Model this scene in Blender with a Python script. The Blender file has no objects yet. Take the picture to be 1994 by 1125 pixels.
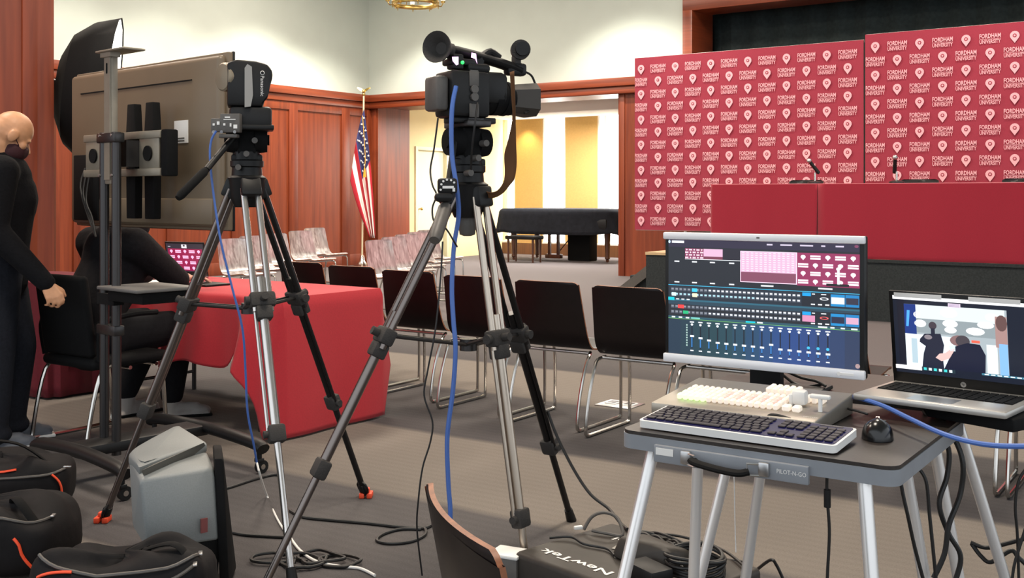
import bpy, bmesh, math, random
from mathutils import Vector as V, Matrix as M
R = math.radians
random.seed(7)
# ---------------------------------------------------------------- camera
F, HZ, EZ = 2100.0, 380.0, 1.27          # focal length in px (1994 wide), horizon row, eye height in m
C = bpy.context.scene.collection
cd = bpy.data.cameras.new('camera'); cam = bpy.data.objects.new('camera', cd); C.objects.link(cam)
cd.sensor_width = 36; cd.lens = F / 1994 * 36; cd.shift_y = -(562.5 - HZ) / 1994
cd.clip_start = 0.05; cd.clip_end = 200
cam.location = (0, 0, EZ); cam.rotation_euler = (R(90), 0, 0)
bpy.context.scene.camera = cam
vs = bpy.context.scene.view_settings
vs.view_transform = 'Standard'; vs.look = 'None'; vs.gamma = 1; vs.use_curve_mapping = False; vs.exposure = 0.82
# ---------------------------------------------------------------- room axes: u runs along the stage wall, v towards it
UX, UY = 0.8234, -0.5675
VX, VY = 0.5675, 0.8234
TH = math.atan2(UY, UX)
def W(u, v, z=0): return V((UX*u + VX*v, UY*u + VY*v, z))
def P(px, py, D): return V(((px-997)/F*D, D, EZ-(py-HZ)/F*D))
def G(px, py, z=0):
    D = (EZ-z)*F/(py-HZ); return V(((px-997)/F*D, D, z))
def uv_of(p): return (p.x*UX + p.y*UY, p.x*VX + p.y*VY)
def col(r, g, b): 
    f = lambda c: (c/255/12.92) if c/255 <= .04045 else ((c/255+.055)/1.055)**2.4
    return (f(r), f(g), f(b), 1)
# ---------------------------------------------------------------- world and lamps
wd = bpy.data.worlds.new('world'); bpy.context.scene.world = wd; wd.use_nodes = True
wd.node_tree.nodes['Background'].inputs[0].default_value = (0.88, 0.94, 1.0, 1)
wd.node_tree.nodes['Background'].inputs[1].default_value = 0.85
def lamp(kind, name, loc, energy, color, aim=None, **kw):
    l = bpy.data.lights.new(name, kind); o = bpy.data.objects.new(name, l); C.objects.link(o)
    l.energy = energy; l.color = color; o.location = loc
    d = (V(aim) - V(loc)) if aim is not None else V((0, 0, -1))
    o.rotation_euler = d.to_track_quat('-Z', 'Y').to_euler()
    for k, v in kw.items(): setattr(l, k, v)
    return o
WARM = (1.0, 0.88, 0.74)
for u in (-11.0, -6.5, -2.0):
    for v in (2.5, 7.0, 11.5):
        lamp('AREA', 'ceiling_lamp', W(u, v, 5.45), 105, WARM, shape='DISK', size=1.3)
for px, wall, e in ((140, 0, 130), (310, 0, 170), (500, 0, 330), (870, 1, 370), (1240, 1, 400)):
    k = (px-997)/F; p = W(-13.54, 14.96)
    if wall == 0: q_ = (p.x - k*p.y)/(VX - k*VY); u, v = -13.54+1.55, 14.96-q_
    else: u, v = (k*VY*14.96 - VX*14.96)/(UX - k*UY), 14.96-1.55
    lamp('SPOT', 'wall_wash_lamp', W(u, v, 5.35), e, (1, .94, .80), spot_size=R(104), spot_blend=.45, shadow_soft_size=.10)
# daylight and one warm downlight in the room beyond the opening
lamp('AREA', 'side_room_daylight', W(-10.5, 18.0, 2.75), 230, (1, .96, .90), shape='RECTANGLE', size=4.0, size_y=.8)
lamp('SPOT', 'side_room_downlight', W(-12.88, 19.0, 2.88), 45, (1, .72, .35), aim=W(-12.88, 19.2, 1.2), spot_size=R(95), spot_blend=.8, shadow_soft_size=.05)
# ---------------------------------------------------------------- mesh builder
def catmull(pts, n=6, closed=False):
    pts = [V(p) for p in pts]; out = []
    N = len(pts); segs = N if closed else N-1
    for i in range(segs):
        if closed: p0, p1, p2, p3 = pts[i-1], pts[i], pts[(i+1) % N], pts[(i+2) % N]
        else: p0, p1, p2, p3 = pts[max(i-1, 0)], pts[i], pts[i+1], pts[min(i+2, N-1)]
        for k in range(n):
            t = k/n
            out.append(.5*((2*p1) + (p2-p0)*t + (2*p0-5*p1+4*p2-p3)*t*t + (3*p1-p0-3*p2+p3)*t**3))
    if not closed: out.append(pts[-1])
    return out
def frame(d):
    d = d.normalized(); a = V((0, 0, 1)) if abs(d.z) < .9 else V((1, 0, 0))
    x = d.cross(a).normalized(); return x, d.cross(x).normalized()
class MB:
    def __init__(s): s.bm = bmesh.new(); s.m = 0
    def face(s, vs):
        try:
            f = s.bm.faces.new(vs); f.material_index = s.m; return f
        except ValueError: return None
    def poly(s, pts): return s.face([s.bm.verts.new(p) for p in pts])
    def box(s, c, size, rot=None, bev=0, seg=2):
        m = M.Translation(V(c)) @ (rot.to_4x4() if rot else M.Identity(4)) @ M.Diagonal((*size, 1))
        r = bmesh.ops.create_cube(s.bm, size=1, matrix=m); vs = r['verts']
        fs = {f for v in vs for f in v.link_faces}
        for f in fs: f.material_index = s.m
        if bev:
            es = list({e for v in vs for e in v.link_edges})
            bmesh.ops.bevel(s.bm, geom=es, offset=min(bev, .49*min(size)), segments=seg, affect='EDGES', profile=.5, material=-1)
        return s
    def uvbox(s, u0, u1, v0, v1, z0, z1, bev=0):
        return s.box(W((u0+u1)/2, (v0+v1)/2, (z0+z1)/2), (abs(u1-u0), abs(v1-v0), abs(z1-z0)), M.Rotation(TH, 3, 'Z'), bev)
    def rings(s, rings, cap=True, closed=False):
        n = len(rings[0]); rv = [[s.bm.verts.new(p) for p in r] for r in rings]
        L = len(rv)
        for i in range(L if closed else L-1):
            a, b = rv[i], rv[(i+1) % L]
            for k in range(n): s.face([a[k], a[(k+1) % n], b[(k+1) % n], b[k]])
        if cap and not closed: s.face(rv[0][::-1]); s.face(rv[-1])
        return s
    def cyl(s, p0, p1, r0, r1=None, n=14, cap=True):
        p0, p1 = V(p0), V(p1); r1 = r0 if r1 is None else r1; x, y = frame(p1-p0)
        rg = lambda p, r: [p + x*(r*math.cos(2*math.pi*k/n)) + y*(r*math.sin(2*math.pi*k/n)) for k in range(n)]
        return s.rings([rg(p0, r0), rg(p1, r1)], cap)
    def tube(s, pts, r, n=8, sm=0, closed=False, flat=None):
        pts = catmull(pts, sm, closed) if sm else [V(p) for p in pts]
        L = len(pts); rs = []; x = None
        for i, p in enumerate(pts):
            d = (pts[(i+1) % L]-pts[i-1]) if closed else (pts[min(i+1, L-1)]-pts[max(i-1, 0)])
            if d.length < 1e-9: d = V((0, 0, 1))
            d.normalize()
            if x is None: x = frame(d)[0]
            x = (x - d*x.dot(d)); x = x.normalized() if x.length > 1e-6 else frame(d)[0]
            y = d.cross(x); rr = r(i/(L-1)) if callable(r) else r
            a, b = (rr, rr) if flat is None else (rr, rr*flat)
            rs.append([p + x*(a*math.cos(2*math.pi*k/n)) + y*(b*math.sin(2*math.pi*k/n)) for k in range(n)])
        return s.rings(rs, True, closed)
    def lathe(s, prof, o=(0, 0, 0), axis=(0, 0, 1), n=24, cap=True):
        o = V(o); ax = V(axis).normalized(); x, y = frame(ax)
        return s.rings([[o + ax*h + x*(r*math.cos(2*math.pi*k/n)) + y*(r*math.sin(2*math.pi*k/n)) for k in range(n)] for r, h in prof], cap)
    def sph(s, c, r, sc=(1, 1, 1), rot=None, n=16):
        m = M.Translation(V(c)) @ (rot.to_4x4() if rot else M.Identity(4)) @ M.Diagonal((*[r*k for k in sc], 1))
        q = bmesh.ops.create_uvsphere(s.bm, u_segments=n, v_segments=max(6, n//2), radius=1, matrix=m)
        for f in {f for v in q['verts'] for f in v.link_faces}: f.material_index = s.m
        return s
    def cap(s, p0, p1, r0, r1=None, n=14):
        r1 = r0 if r1 is None else r1
        s.cyl(p0, p1, r0, r1, n); s.sph(p0, r0, n=n); s.sph(p1, r1, n=n); return s
    def chain(s, pr):
        for (a, ra), (b, rb) in zip(pr[:-1], pr[1:]): s.cap(a, b, ra, rb)
        return s
    def prism(s, pts, o, ex, ey, ez, h0, h1):
        o, ex, ey, ez = V(o), V(ex), V(ey), V(ez)
        return s.rings([[o + ex*a + ey*b + ez*h for a, b in pts] for h in (h0, h1)])
    def hull(s, pts, bev=0):
        vs = [s.bm.verts.new(p) for p in pts]
        r = bmesh.ops.convex_hull(s.bm, input=vs)
        fs = [g for g in r['geom'] if isinstance(g, bmesh.types.BMFace)]
        for f in fs: f.material_index = s.m
        dead = list({g for g in list(r.get('geom_interior', [])) + list(r.get('geom_unused', [])) if isinstance(g, bmesh.types.BMVert)})
        if dead: bmesh.ops.delete(s.bm, geom=dead, context='VERTS')
        fs = [f for f in fs if f.is_valid]
        bmesh.ops.dissolve_limit(s.bm, angle_limit=R(2), verts=list({v for f in fs for v in f.verts}), edges=list({e for f in fs for e in f.edges}))
        if bev:
            es = list({e for v in vs if v.is_valid for e in v.link_edges})
            bmesh.ops.bevel(s.bm, geom=es, offset=bev, segments=2, affect='EDGES', profile=.5, material=-1)
        return s
    def grid(s, fn, nu, nv, mf=None):
        g = [[s.bm.verts.new(fn(i/nu, j/nv)) for j in range(nv+1)] for i in range(nu+1)]
        for i in range(nu):
            for j in range(nv):
                f = s.face([g[i][j], g[i+1][j], g[i+1][j+1], g[i][j+1]])
                if f and mf: f.material_index = mf((i+.5)/nu, (j+.5)/nv)
        return s
    def text(s, txt, o, ex, ey, h, w=None, center=True, bold=0):
        vs, fs = glyphs(txt, bold); o, ex, ey = V(o), V(ex), V(ey)
        xs = [v[0] for v in vs]; ys = [v[1] for v in vs]
        x0, x1, y0, y1 = min(xs), max(xs), min(ys), max(ys)
        k = h/(y1-y0); kx = (w/(x1-x0)) if w else k
        off = -(x1-x0)/2 if center else 0
        nv = [s.bm.verts.new(o + ex*((v[0]-x0+off)*kx) + ey*((v[1]-(y0+y1)/2)*k)) for v in vs]
        for f in fs: s.face([nv[i] for i in f])
        return s
_gl = {}
def glyphs(t, bold=0):
    if (t, bold) not in _gl:
        cu = bpy.data.curves.new('t', 'FONT'); cu.body = t; cu.resolution_u = 2; cu.offset = bold
        o = bpy.data.objects.new('t', cu); me = o.to_mesh()
        _gl[t, bold] = ([tuple(v.co) for v in me.vertices], [tuple(p.vertices) for p in me.polygons])
        o.to_mesh_clear(); bpy.data.objects.remove(o); bpy.data.curves.remove(cu)
    return _gl[t, bold]
PM = {}
def obj(name, mb, mats, parent=None, local=False, label=None, cat=None, group=None, kind=None, sharp=35, remesh=0, sub=0, keep=False, solid=0, smooth=True):
    bm = mb.bm
    bmesh.ops.recalc_face_normals(bm, faces=bm.faces)
    loc = V((0, 0, 0))
    if parent is not None:
        if not local: bm.transform(PM[parent.name].inverted())
    elif not keep:
        xs = [v.co for v in bm.verts]
        loc = V(((min(p.x for p in xs)+max(p.x for p in xs))/2, (min(p.y for p in xs)+max(p.y for p in xs))/2, min(p.z for p in xs)))
        bmesh.ops.translate(bm, verts=bm.verts, vec=-loc)
    me = bpy.data.meshes.new(name); bm.to_mesh(me); bm.free()
    for m in (mats if isinstance(mats, (list, tuple)) else [mats]): me.materials.append(m)
    if smooth:
        for p in me.polygons: p.use_smooth = True
        if not remesh and sharp < 180: me.set_sharp_from_angle(angle=R(sharp))
    o = bpy.data.objects.new(name, me); C.objects.link(o); o.location = loc
    if remesh:
        md = o.modifiers.new('remesh', 'REMESH'); md.mode = 'VOXEL'; md.voxel_size = remesh; md.use_smooth_shade = True
        sm = o.modifiers.new('smooth', 'SMOOTH'); sm.factor = .5; sm.iterations = 4
    if solid:
        md = o.modifiers.new('solid', 'SOLIDIFY'); md.thickness = solid; md.offset = 0
    if sub:
        md = o.modifiers.new('sub', 'SUBSURF'); md.levels = md.render_levels = sub
    if parent is not None:
        o.parent = parent; PM[o.name] = PM[parent.name].copy()
        if label: o['label'] = label
        if kind: o['kind'] = kind
    else:
        PM[o.name] = M.Translation(loc)
        tag(o, label, cat, group, kind)
    return o
def tag(o, label=None, cat=None, group=None, kind=None):
    if label: o['label'] = label
    if cat: o['category'] = cat
    if group: o['group'] = group
    if kind: o['kind'] = kind
    return o
# children of a mesh part share the thing's local frame (parts have identity transforms)
def thing(name, label, cat, loc=(0, 0, 0), rz=0, group=None):
    o = bpy.data.objects.new(name, None); C.objects.link(o); o.empty_display_size = .1
    o.location = loc; o.rotation_euler = (0, 0, rz)
    PM[o.name] = M.Translation(V(loc)) @ M.Rotation(rz, 4, 'Z')
    return tag(o, label, cat, group)
def dup(root, loc, rz, label, group=None, names=None):
    r = root.copy(); C.objects.link(r); r.location = loc; r.rotation_euler = (0, 0, rz); r['label'] = label
    if group: r['group'] = group
    def rec(src, dst):
        for ch in list(src.children):
            c = ch.copy(); C.objects.link(c); c.parent = dst; rec(ch, c)
    rec(root, r); return r
# ---------------------------------------------------------------- materials
def mat(name, c, rough=.5, metal=0, spec=.5, coat=0, nz=0, ns=40, bump=0, emit=0, ec=None, sheen=0):
    m = bpy.data.materials.new(name); m.use_nodes = True; nt = m.node_tree; b = nt.nodes['Principled BSDF']
    b.inputs['Base Color'].default_value = c; b.inputs['Roughness'].default_value = rough
    b.inputs['Metallic'].default_value = metal; b.inputs['Specular IOR Level'].default_value = spec
    b.inputs['Coat Weight'].default_value = coat; b.inputs['Sheen Weight'].default_value = sheen
    if emit: b.inputs['Emission Color'].default_value = ec or c; b.inputs['Emission Strength'].default_value = emit
    if nz or bump:
        tc = nt.nodes.new('ShaderNodeTexCoord'); n = nt.nodes.new('ShaderNodeTexNoise'); n.inputs['Scale'].default_value = ns; n.inputs['Detail'].default_value = 4
        nt.links.new(tc.outputs['Object'], n.inputs['Vector'])
        if nz:
            r = nt.nodes.new('ShaderNodeValToRGB'); lo = [max(0, x*(1-nz)) for x in c[:3]]; hi = [min(1, x*(1+nz)) for x in c[:3]]
            r.color_ramp.elements[0].position = .3; r.color_ramp.elements[1].position = .7
            r.color_ramp.elements[0].color = (*lo, 1); r.color_ramp.elements[1].color = (*hi, 1)
            nt.links.new(n.outputs['Fac'], r.inputs['Fac']); nt.links.new(r.outputs['Color'], b.inputs['Base Color'])
        if bump:
            bp = nt.nodes.new('ShaderNodeBump'); bp.inputs['Strength'].default_value = bump; bp.inputs['Distance'].default_value = .01
            nt.links.new(n.outputs['Fac'], bp.inputs['Height']); nt.links.new(bp.outputs['Normal'], b.inputs['Normal'])
    return m
def wood(name, a, b_, rough=.35, scale=(14, 14, .8)):
    m = mat(name, a, rough); nt = m.node_tree; b = nt.nodes['Principled BSDF']
    tc = nt.nodes.new('ShaderNodeTexCoord'); mp = nt.nodes.new('ShaderNodeMapping'); mp.inputs['Scale'].default_value = scale
    n = nt.nodes.new('ShaderNodeTexNoise'); n.inputs['Scale'].default_value = 1.0; n.inputs['Detail'].default_value = 6; n.inputs['Distortion'].default_value = .6
    r = nt.nodes.new('ShaderNodeValToRGB'); r.color_ramp.elements[0].color = a; r.color_ramp.elements[1].color = b_
    r.color_ramp.elements[0].position = .32; r.color_ramp.elements[1].position = .68
    nt.links.new(tc.outputs['Object'], mp.inputs[0]); nt.links.new(mp.outputs[0], n.inputs['Vector'])
    nt.links.new(n.outputs['Fac'], r.inputs['Fac']); nt.links.new(r.outputs['Color'], b.inputs['Base Color'])
    return m
def carpet():
    m = mat('carpet', col(130, 118, 105), .95, spec=.1); nt = m.node_tree; b = nt.nodes['Principled BSDF']; N = nt.nodes.new; L = nt.links.new
    g = N('ShaderNodeNewGeometry')
    def dot(vec):
        d = N('ShaderNodeVectorMath'); d.operation = 'DOT_PRODUCT'; d.inputs[1].default_value = vec; L(g.outputs['Position'], d.inputs[0]); return d.outputs['Value']
    def mth(op, a, k):
        x = N('ShaderNodeMath'); x.operation = op; L(a, x.inputs[0])
        if isinstance(k, (int, float)): x.inputs[1].default_value = k
        else: L(k, x.inputs[1])
        return x.outputs[0]
    v = dot((VX, VY, 0))
    nb = N('ShaderNodeTexNoise'); nb.inputs['Scale'].default_value = 1.2; L(g.outputs['Position'], nb.inputs['Vector'])
    t = mth('FRACT', mth('DIVIDE', mth('SUBTRACT', mth('ADD', v, mth('MULTIPLY', nb.outputs['Fac'], .06)), 3.48), 2.13), 0)
    r = N('ShaderNodeValToRGB'); cr = r.color_ramp
    A, B = col(124, 117, 110), col(90, 87, 87)
    cr.elements[0].position = 0; cr.elements[0].color = B; cr.elements[1].position = .03; cr.elements[1].color = A
    for p, c_ in ((.48, A), (.51, col(80, 77, 78)), (.70, B), (1.0, B)): e = cr.elements.new(p); e.color = c_
    L(t, r.inputs['Fac'])
    far = N('ShaderNodeMapRange'); far.inputs[1].default_value = 7.2; far.inputs[2].default_value = 8.4; L(v, far.inputs[0])
    fm = N('ShaderNodeMix'); fm.data_type = 'RGBA'; L(far.outputs[0], fm.inputs[0]); L(r.outputs['Color'], fm.inputs[6]); fm.inputs[7].default_value = col(104, 98, 99)
    # fine ribs in the dark bands
    s = mth('SINE', mth('MULTIPLY', v, 2*math.pi/.055), 0)
    rib = mth('MULTIPLY', mth('ADD', s, 1.0), .5)
    n2 = N('ShaderNodeTexNoise'); n2.inputs['Scale'].default_value = 160; n2.inputs['Detail'].default_value = 3; L(g.outputs['Position'], n2.inputs['Vector'])
    f = mth('ADD', mth('MULTIPLY', n2.outputs['Fac'], .55), mth('MULTIPLY', rib, .06)); f = mth('ADD', f, .62)
    mx = N('ShaderNodeMix'); mx.data_type = 'RGBA'; mx.blend_type = 'MULTIPLY'; mx.inputs[0].default_value = 1
    L(fm.outputs[2], mx.inputs[6]); L(f, mx.inputs[7]); L(mx.outputs[2], b.inputs['Base Color'])
    bp = N('ShaderNodeBump'); bp.inputs['Strength'].default_value = .5; bp.inputs['Distance'].default_value = .004
    L(n2.outputs['Fac'], bp.inputs['Height']); L(bp.outputs['Normal'], b.inputs['Normal'])
    return m
def screenmat(name, strength):
    m = bpy.data.materials.new(name); m.use_nodes = True; nt = m.node_tree; b = nt.nodes['Principled BSDF']
    a = nt.nodes.new('ShaderNodeAttribute'); a.attribute_name = 'scr'
    b.inputs['Base Color'].default_value = (.01, .01, .012, 1); b.inputs['Roughness'].default_value = .35
    nt.links.new(a.outputs['Color'], b.inputs['Emission Color']); b.inputs['Emission Strength'].default_value = strength
    return m
PLASTER = mat('wall_paint', col(192, 199, 191), .9, spec=.2, nz=.02, ns=3)
WOODR = wood('red_wood', col(104, 40, 17), col(132, 58, 28), .45)
WOODT = wood('red_wood_trim', col(108, 46, 26), col(140, 64, 36), .35, (.8, .8, 14))
CARPET = carpet()
CREAM = mat('cream_paint', col(222, 205, 158), .85, nz=.03, ns=2)
TAN = mat('tan_fabric_wall', col(186, 148, 88), .9, nz=.05, ns=30)
DOORP = mat('door_paint', col(218, 212, 180), .6, nz=.02, ns=3)
WHITEP = mat('white_paint', col(235, 233, 226), .7)
BLACKCLOTH = mat('black_drape', col(54, 62, 62), .95, spec=.15, nz=.15, ns=20)
STAGEBLK = mat('stage_black', col(50, 54, 55), .9, spec=.2, nz=.2, ns=60)
LIGHTWOOD = wood('light_wood', col(188, 160, 120), col(205, 178, 140), .4, (.8, 10, 10))
BRASS = mat('brass', col(190, 160, 95), .28, 1)
CHROME = mat('chrome', col(200, 196, 190), .18, 1)
STEEL = mat('brushed_steel', col(190, 190, 190), .35, 1, nz=.06, ns=60)
ALU = mat('grey_tube', col(236, 234, 232), .30, .55)
DARKM = mat('dark_metal', col(70, 68, 68), .35, .8)
LEGM = mat('anodised_leg', col(120, 112, 108), .28, .95)
BLK = mat('black_plastic', col(15, 15, 16), .48, spec=.35, nz=.15, ns=80)
BLKM = mat('black_matte', col(13, 13, 14), .8, spec=.2, nz=.2, ns=60)
GREYP = mat('grey_plastic', col(86, 82, 78), .5, nz=.08, ns=50)
BEIGEM = mat('warm_grey_metal', col(142, 134, 120), .42, .3, nz=.05, ns=30)
RUBBER = mat('rubber', col(48, 45, 43), .75, bump=.2, ns=200)
ORANGE = mat('orange_plastic', col(235, 80, 45), .5)
LACQ = mat('dark_lacquer', col(17, 10, 11), .42, spec=.3, coat=.04, nz=.2, ns=25)
LACQ_GLARE = wood('lacquer_painted_glare', col(158, 142, 142), col(242, 238, 238), .24, (26, 26, 1.2)); LACQ_GLARE.node_tree.nodes['Principled BSDF'].inputs['Metallic'].default_value = .65  # dark chair lacquer with its pale, streaky window glare put into the colour
PLY = wood('plywood_edge', col(120, 72, 46), col(160, 100, 66), .5, (40, 40, 40))
CRIMSON = mat('crimson_fabric', col(146, 38, 60), .85, nz=.07, ns=120, sheen=.2)
PRINT = mat('print_pink', col(226, 168, 178), .8, nz=.04, ns=60)
MAROON = mat('maroon_cloth', col(150, 22, 44), .9, nz=.1, ns=150, sheen=.2)
REDC = mat('red_tablecloth', col(178, 34, 45), .85, nz=.06, ns=120, sheen=.12, bump=.05)
SKIN = mat('skin', col(205, 150, 112), .5, nz=.05, ns=30)
SKIN2 = mat('skin_warm', col(200, 140, 118), .5, nz=.05, ns=30)
SWEAT = mat('black_knit', col(17, 17, 20), .95, spec=.2, nz=.25, ns=90, bump=.2)
JEANS = mat('dark_denim', col(29, 31, 38), .9, spec=.2, nz=.2, ns=90)
MASK = mat('mask_maroon', col(58, 22, 28), .8)
WHITE = mat('white_plastic', col(236, 234, 230), .45)
BLUEC = mat('blue_cable', col(72, 108, 182), .45)
BLKC = mat('black_cable', col(22, 21, 21), .5)
# ================================================================ the room
def wallA_v(px):                      # v along the left wall at an image column
    k = (px-997)/F; p = W(-13.54, 14.96); s = (p.x - k*p.y)/(VX - k*VY); return 14.96 - s
def wallB_u(px, v=14.96):
    k = (px-997)/F; return (k*VY*v - VX*v)/(UX - k*UY)
CZ = 5.6; TZ = 3.11
m = MB(); m.uvbox(-17, 9, -8, 23, -.2, 0); floor = obj('floor', m, CARPET, kind='structure', keep=True)
m = MB(); m.uvbox(-14, 7, -3, 14.96, CZ, CZ+.2); obj('ceiling', m, PLASTER, kind='structure', keep=True)
# left wall, wainscot with stiles and rails
m = MB(); m.uvbox(-13.9, -13.54, -3, 14.96, 0, CZ); wl = obj('wall_left', m, PLASTER, kind='structure', keep=True)
VE = wallA_v(105)
m = MB(); m.uvbox(-13.54, -13.49, VE, 14.96, 0, TZ-.03)
VE = 5.5; edges = [wallA_v(p) for p in (60, 150, 330, 455, 566, 668)] + [14.93]
for v in edges: m.uvbox(-13.49, -13.465, v-.10, v+.10, .0, 2.84, .006)
for a in (.0, 2.72): m.uvbox(-13.49, -13.468, VE, 14.96, a, a+(.2 if a == 0 else .14), .006)
obj('wood_panelling', m, WOODR, wl)
m = MB(); m.uvbox(-13.54, -13.40, VE, 14.96, 2.98, TZ, .01); m.uvbox(-13.54, -13.44, VE, 14.96, 2.86, 2.98, .02)
obj('cap_moulding', m, WOODT, wl)
# full height wood pier nearer the camera
uc, vc = uv_of(P(105, 380, 8.2))
m = MB(); m.uvbox(uc-.8, uc, vc-4.5, vc, 0, CZ)
for k in range(4): m.uvbox(uc, uc+.012, vc-.26-k*1.1, vc-.14-k*1.1, 0, CZ, .004)
obj('wall_pier', m, WOODR, kind='structure', keep=True)
# stage wall: stub, header, right pier, plaster above
OL, OR = wallB_u(736), wallB_u(1204); OH = 2.89; VB, VT = 14.96, 15.86; PL = wallB_u(1332)
m = MB(); m.uvbox(-13.9, PL, VB, VT, TZ, CZ); m.uvbox(PL, 7, VB, VT, 4.28, CZ)
ws = obj('wall_back', m, PLASTER, kind='structure', keep=True)
m = MB(); m.uvbox(-13.9, OL, VB, VT, 0, TZ-.01); m.uvbox(OL, OR, VB, VT, OH, TZ-.01); m.uvbox(OR, PL+.1, VB, VT, 0, TZ-.01)
m.uvbox(OR+.03, OR+.12, VB-.02, VB, 0, OH, .005); m.uvbox(OL-.12, OL-.03, VB-.02, VB, 0, OH, .005)
obj('wood_panelling', m, WOODR, ws)
m = MB(); m.uvbox(-13.5, PL+.02, VB-.14, VB, 2.98, TZ, .01); m.uvbox(-13.5, PL+.02, VB-.10, VB, 2.86, 2.98, .02)
obj('cap_moulding', m, WOODT, ws)
# proscenium: wood casing and the dark stage behind it
m = MB(); m.uvbox(PL, PL+.16, VB-.06, VB+.7, 0, 4.28, .01); m.uvbox(PL, 7, VB-.06, VB+.5, 4.05, 4.28, .01)
obj('trim_1', m, WOODT, kind='structure', keep=True)
m = MB()
def drape(u0, u1, v, z0, z1, amp, wl_):
    n = int((u1-u0)/wl_*6)
    return lambda i, j: W(u0+(u1-u0)*i, v + amp*math.sin(i*(u1-u0)/wl_*2*math.pi)*(1-.3*j), z0+(z1-z0)*j)
m.grid(drape(PL+.05, 6.9, VB+1.0, .5, 4.4, .05, .42), 140, 4)
obj('stage_curtain', m, BLACKCLOTH, label='tall black curtain filling the stage opening above the crimson backdrop', cat='curtain', solid=.01)
m = MB(); m.uvbox(PL+.1, 7, VB, VB+1.4, 4.28, 4.4); m.uvbox(PL-.1, PL, VB+.7, VB+1.4, 0, 4.4); m.uvbox(PL-.1, 7, VB+1.4, VB+1.5, 0, 4.4)
obj('wall_stage_interior', m, STAGEBLK, kind='structure', keep=True)
# stage platform, steps
tlx = -5.0; SZ = .62; pS = G(1700, 622); uS, vS = uv_of(pS); vS = 11.05; SU = -5.75
m = MB(); m.m = 0; m.uvbox(SU, 7, vS, VB, 0, SZ-.03); m.uvbox(PL, 7, VB, VB+1.4, 0, SZ-.03); m.m = 1; m.uvbox(SU, 7, vS+.04, VB, SZ-.03, SZ); m.m = 0; m.uvbox(tlx, 7, vS-.02, vS+.04, SZ-.03, SZ); m.m = 1; m.uvbox(SU, tlx, vS-.02, vS+.04, SZ-.03, SZ); m.uvbox(PL+.16, 7, VB, VB+1.4, SZ-.03, SZ)
obj('stage_platform', m, [STAGEBLK, LIGHTWOOD], kind='structure', keep=True)
t = thing('stage_steps', 'small dark steps with sloping side board at left end of the stage', 'steps', W(SU-.35, vS+.9, 0), TH)
m = MB()
for k in range(3): m.uvbox(SU-.72+k*.24, SU-.01, vS+.5, vS+1.3, k*.155, k*.155+.15, .01)
obj('tread', m, STAGEBLK, t)
for vv in (vS+.45, vS+1.33):
    m = MB(); pts = [(SU-.80, 0), (SU-.62, 0), (SU-.02, .44), (SU-.02, .58)]
    m.rings([[W(a, vv+d, z) for a, z in pts] for d in (-.02, .02)]); obj('side_board', m, GREYP, t)
# ---- room beyond the opening
NV = 19.3; NL = -13.55
dv0, dv1 = VT+.28, VT+1.55
def lw_v(px):                          # v on the far room's left wall
    k = (px-997)/F; return -(UX*NL - k*UY*NL)/(VX - k*VY)
d0, d1 = lw_v(812), lw_v(868); DH = 2.16
m = MB(); m.uvbox(NL-.3, NL, VT, d0, 0, 3.1); m.uvbox(NL-.3, NL, d1, NV+.4, 0, 3.1); m.uvbox(NL-.3, NL, d0, d1, DH, 3.1)
obj('wall_side_room_left', m, CREAM, kind='structure', keep=True)
m = MB(); m.uvbox(NL-.12, NL-.06, d0, d1, 0, DH); dr = obj('door_1', m, DOORP, kind='structure', keep=True)
m = MB()
for a, b, c, d in ((d0-.07, d0, 0, DH+.07), (d1, d1+.07, 0, DH+.07), (d0, d1, DH, DH+.07)): m.uvbox(NL-.10, NL+.03, a, b, c, d, .005)
obj('door_frame', m, DOORP, dr)
m = MB(); p = W(NL-.05, d0+.12, 1.0); m.cyl(p, p+W(.06, 0), .012); m.sph(p+W(.07, 0), .03); obj('door_knob', m, BRASS, dr)
wins = [(962, 1003), (1056, 1101), (1163, 1200)]
us = [(wallB_u(a, NV), wallB_u(b, NV)) for a, b in wins] 
us.append((us[2][0], us[2][1]+.05)); us = us[:3]
us[2] = (us[2][0], us[2][1]+.25)
WZ0, WZ1 = .26, 2.93
m = MB(); prev = NL
for a, b in us + [(-6.0, -6.0)]: m.uvbox(prev, a, NV, NV+.3, 0, 3.1); prev = b
for a, b in us: m.uvbox(a, b, NV, NV+.3, 0, WZ0); m.uvbox(a, b, NV, NV+.3, WZ1, 3.1)
obj('wall_side_room_back', m, TAN, kind='structure', keep=True)
m = MB(); m.uvbox(NL, -6, NV-.02, NV, 0, .24); obj('baseboard_side_room', m, wood('dark_base', col(92, 58, 34), col(112, 72, 44)), kind='structure', keep=True)
PANE = mat('bright_window', (1, 1, 1, 1), .5, emit=5.5, ec=(1, .98, .95, 1))
for k, (a, b) in enumerate(us):
    m = MB(); m.uvbox(a, b, NV+.2, NV+.22, WZ0, WZ1); w = obj('window_%d' % (k+1), m, PANE, kind='structure', keep=True)
    m = MB()
    for q in (a+.02, b-.02): m.uvbox(q-.02, q+.02, NV+.02, NV+.2, WZ0, WZ1)
    if k == 2: m.uvbox(a+.10, a+.13, NV+.12, NV+.2, WZ0, WZ1)
    m.uvbox(a, b, NV+.0, NV+.2, WZ0-.02, WZ0+.02)
    obj('window_frame', m, WHITEP, w)
m = MB(); m.uvbox(-13.9, -6, VT, NV+.3, 3.0, 3.2); m.uvbox(-12.6, -6, VT+1.0, VT+2.2, 2.80, 3.0, .02); obj('ceiling_side_room', m, WHITEP, kind='structure', keep=True)
m = MB(); m.uvbox(-6.1, -6, VT, NV+.3, 0, 3.1); obj('wall_side_room_right', m, CREAM, kind='structure', keep=True)

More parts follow.
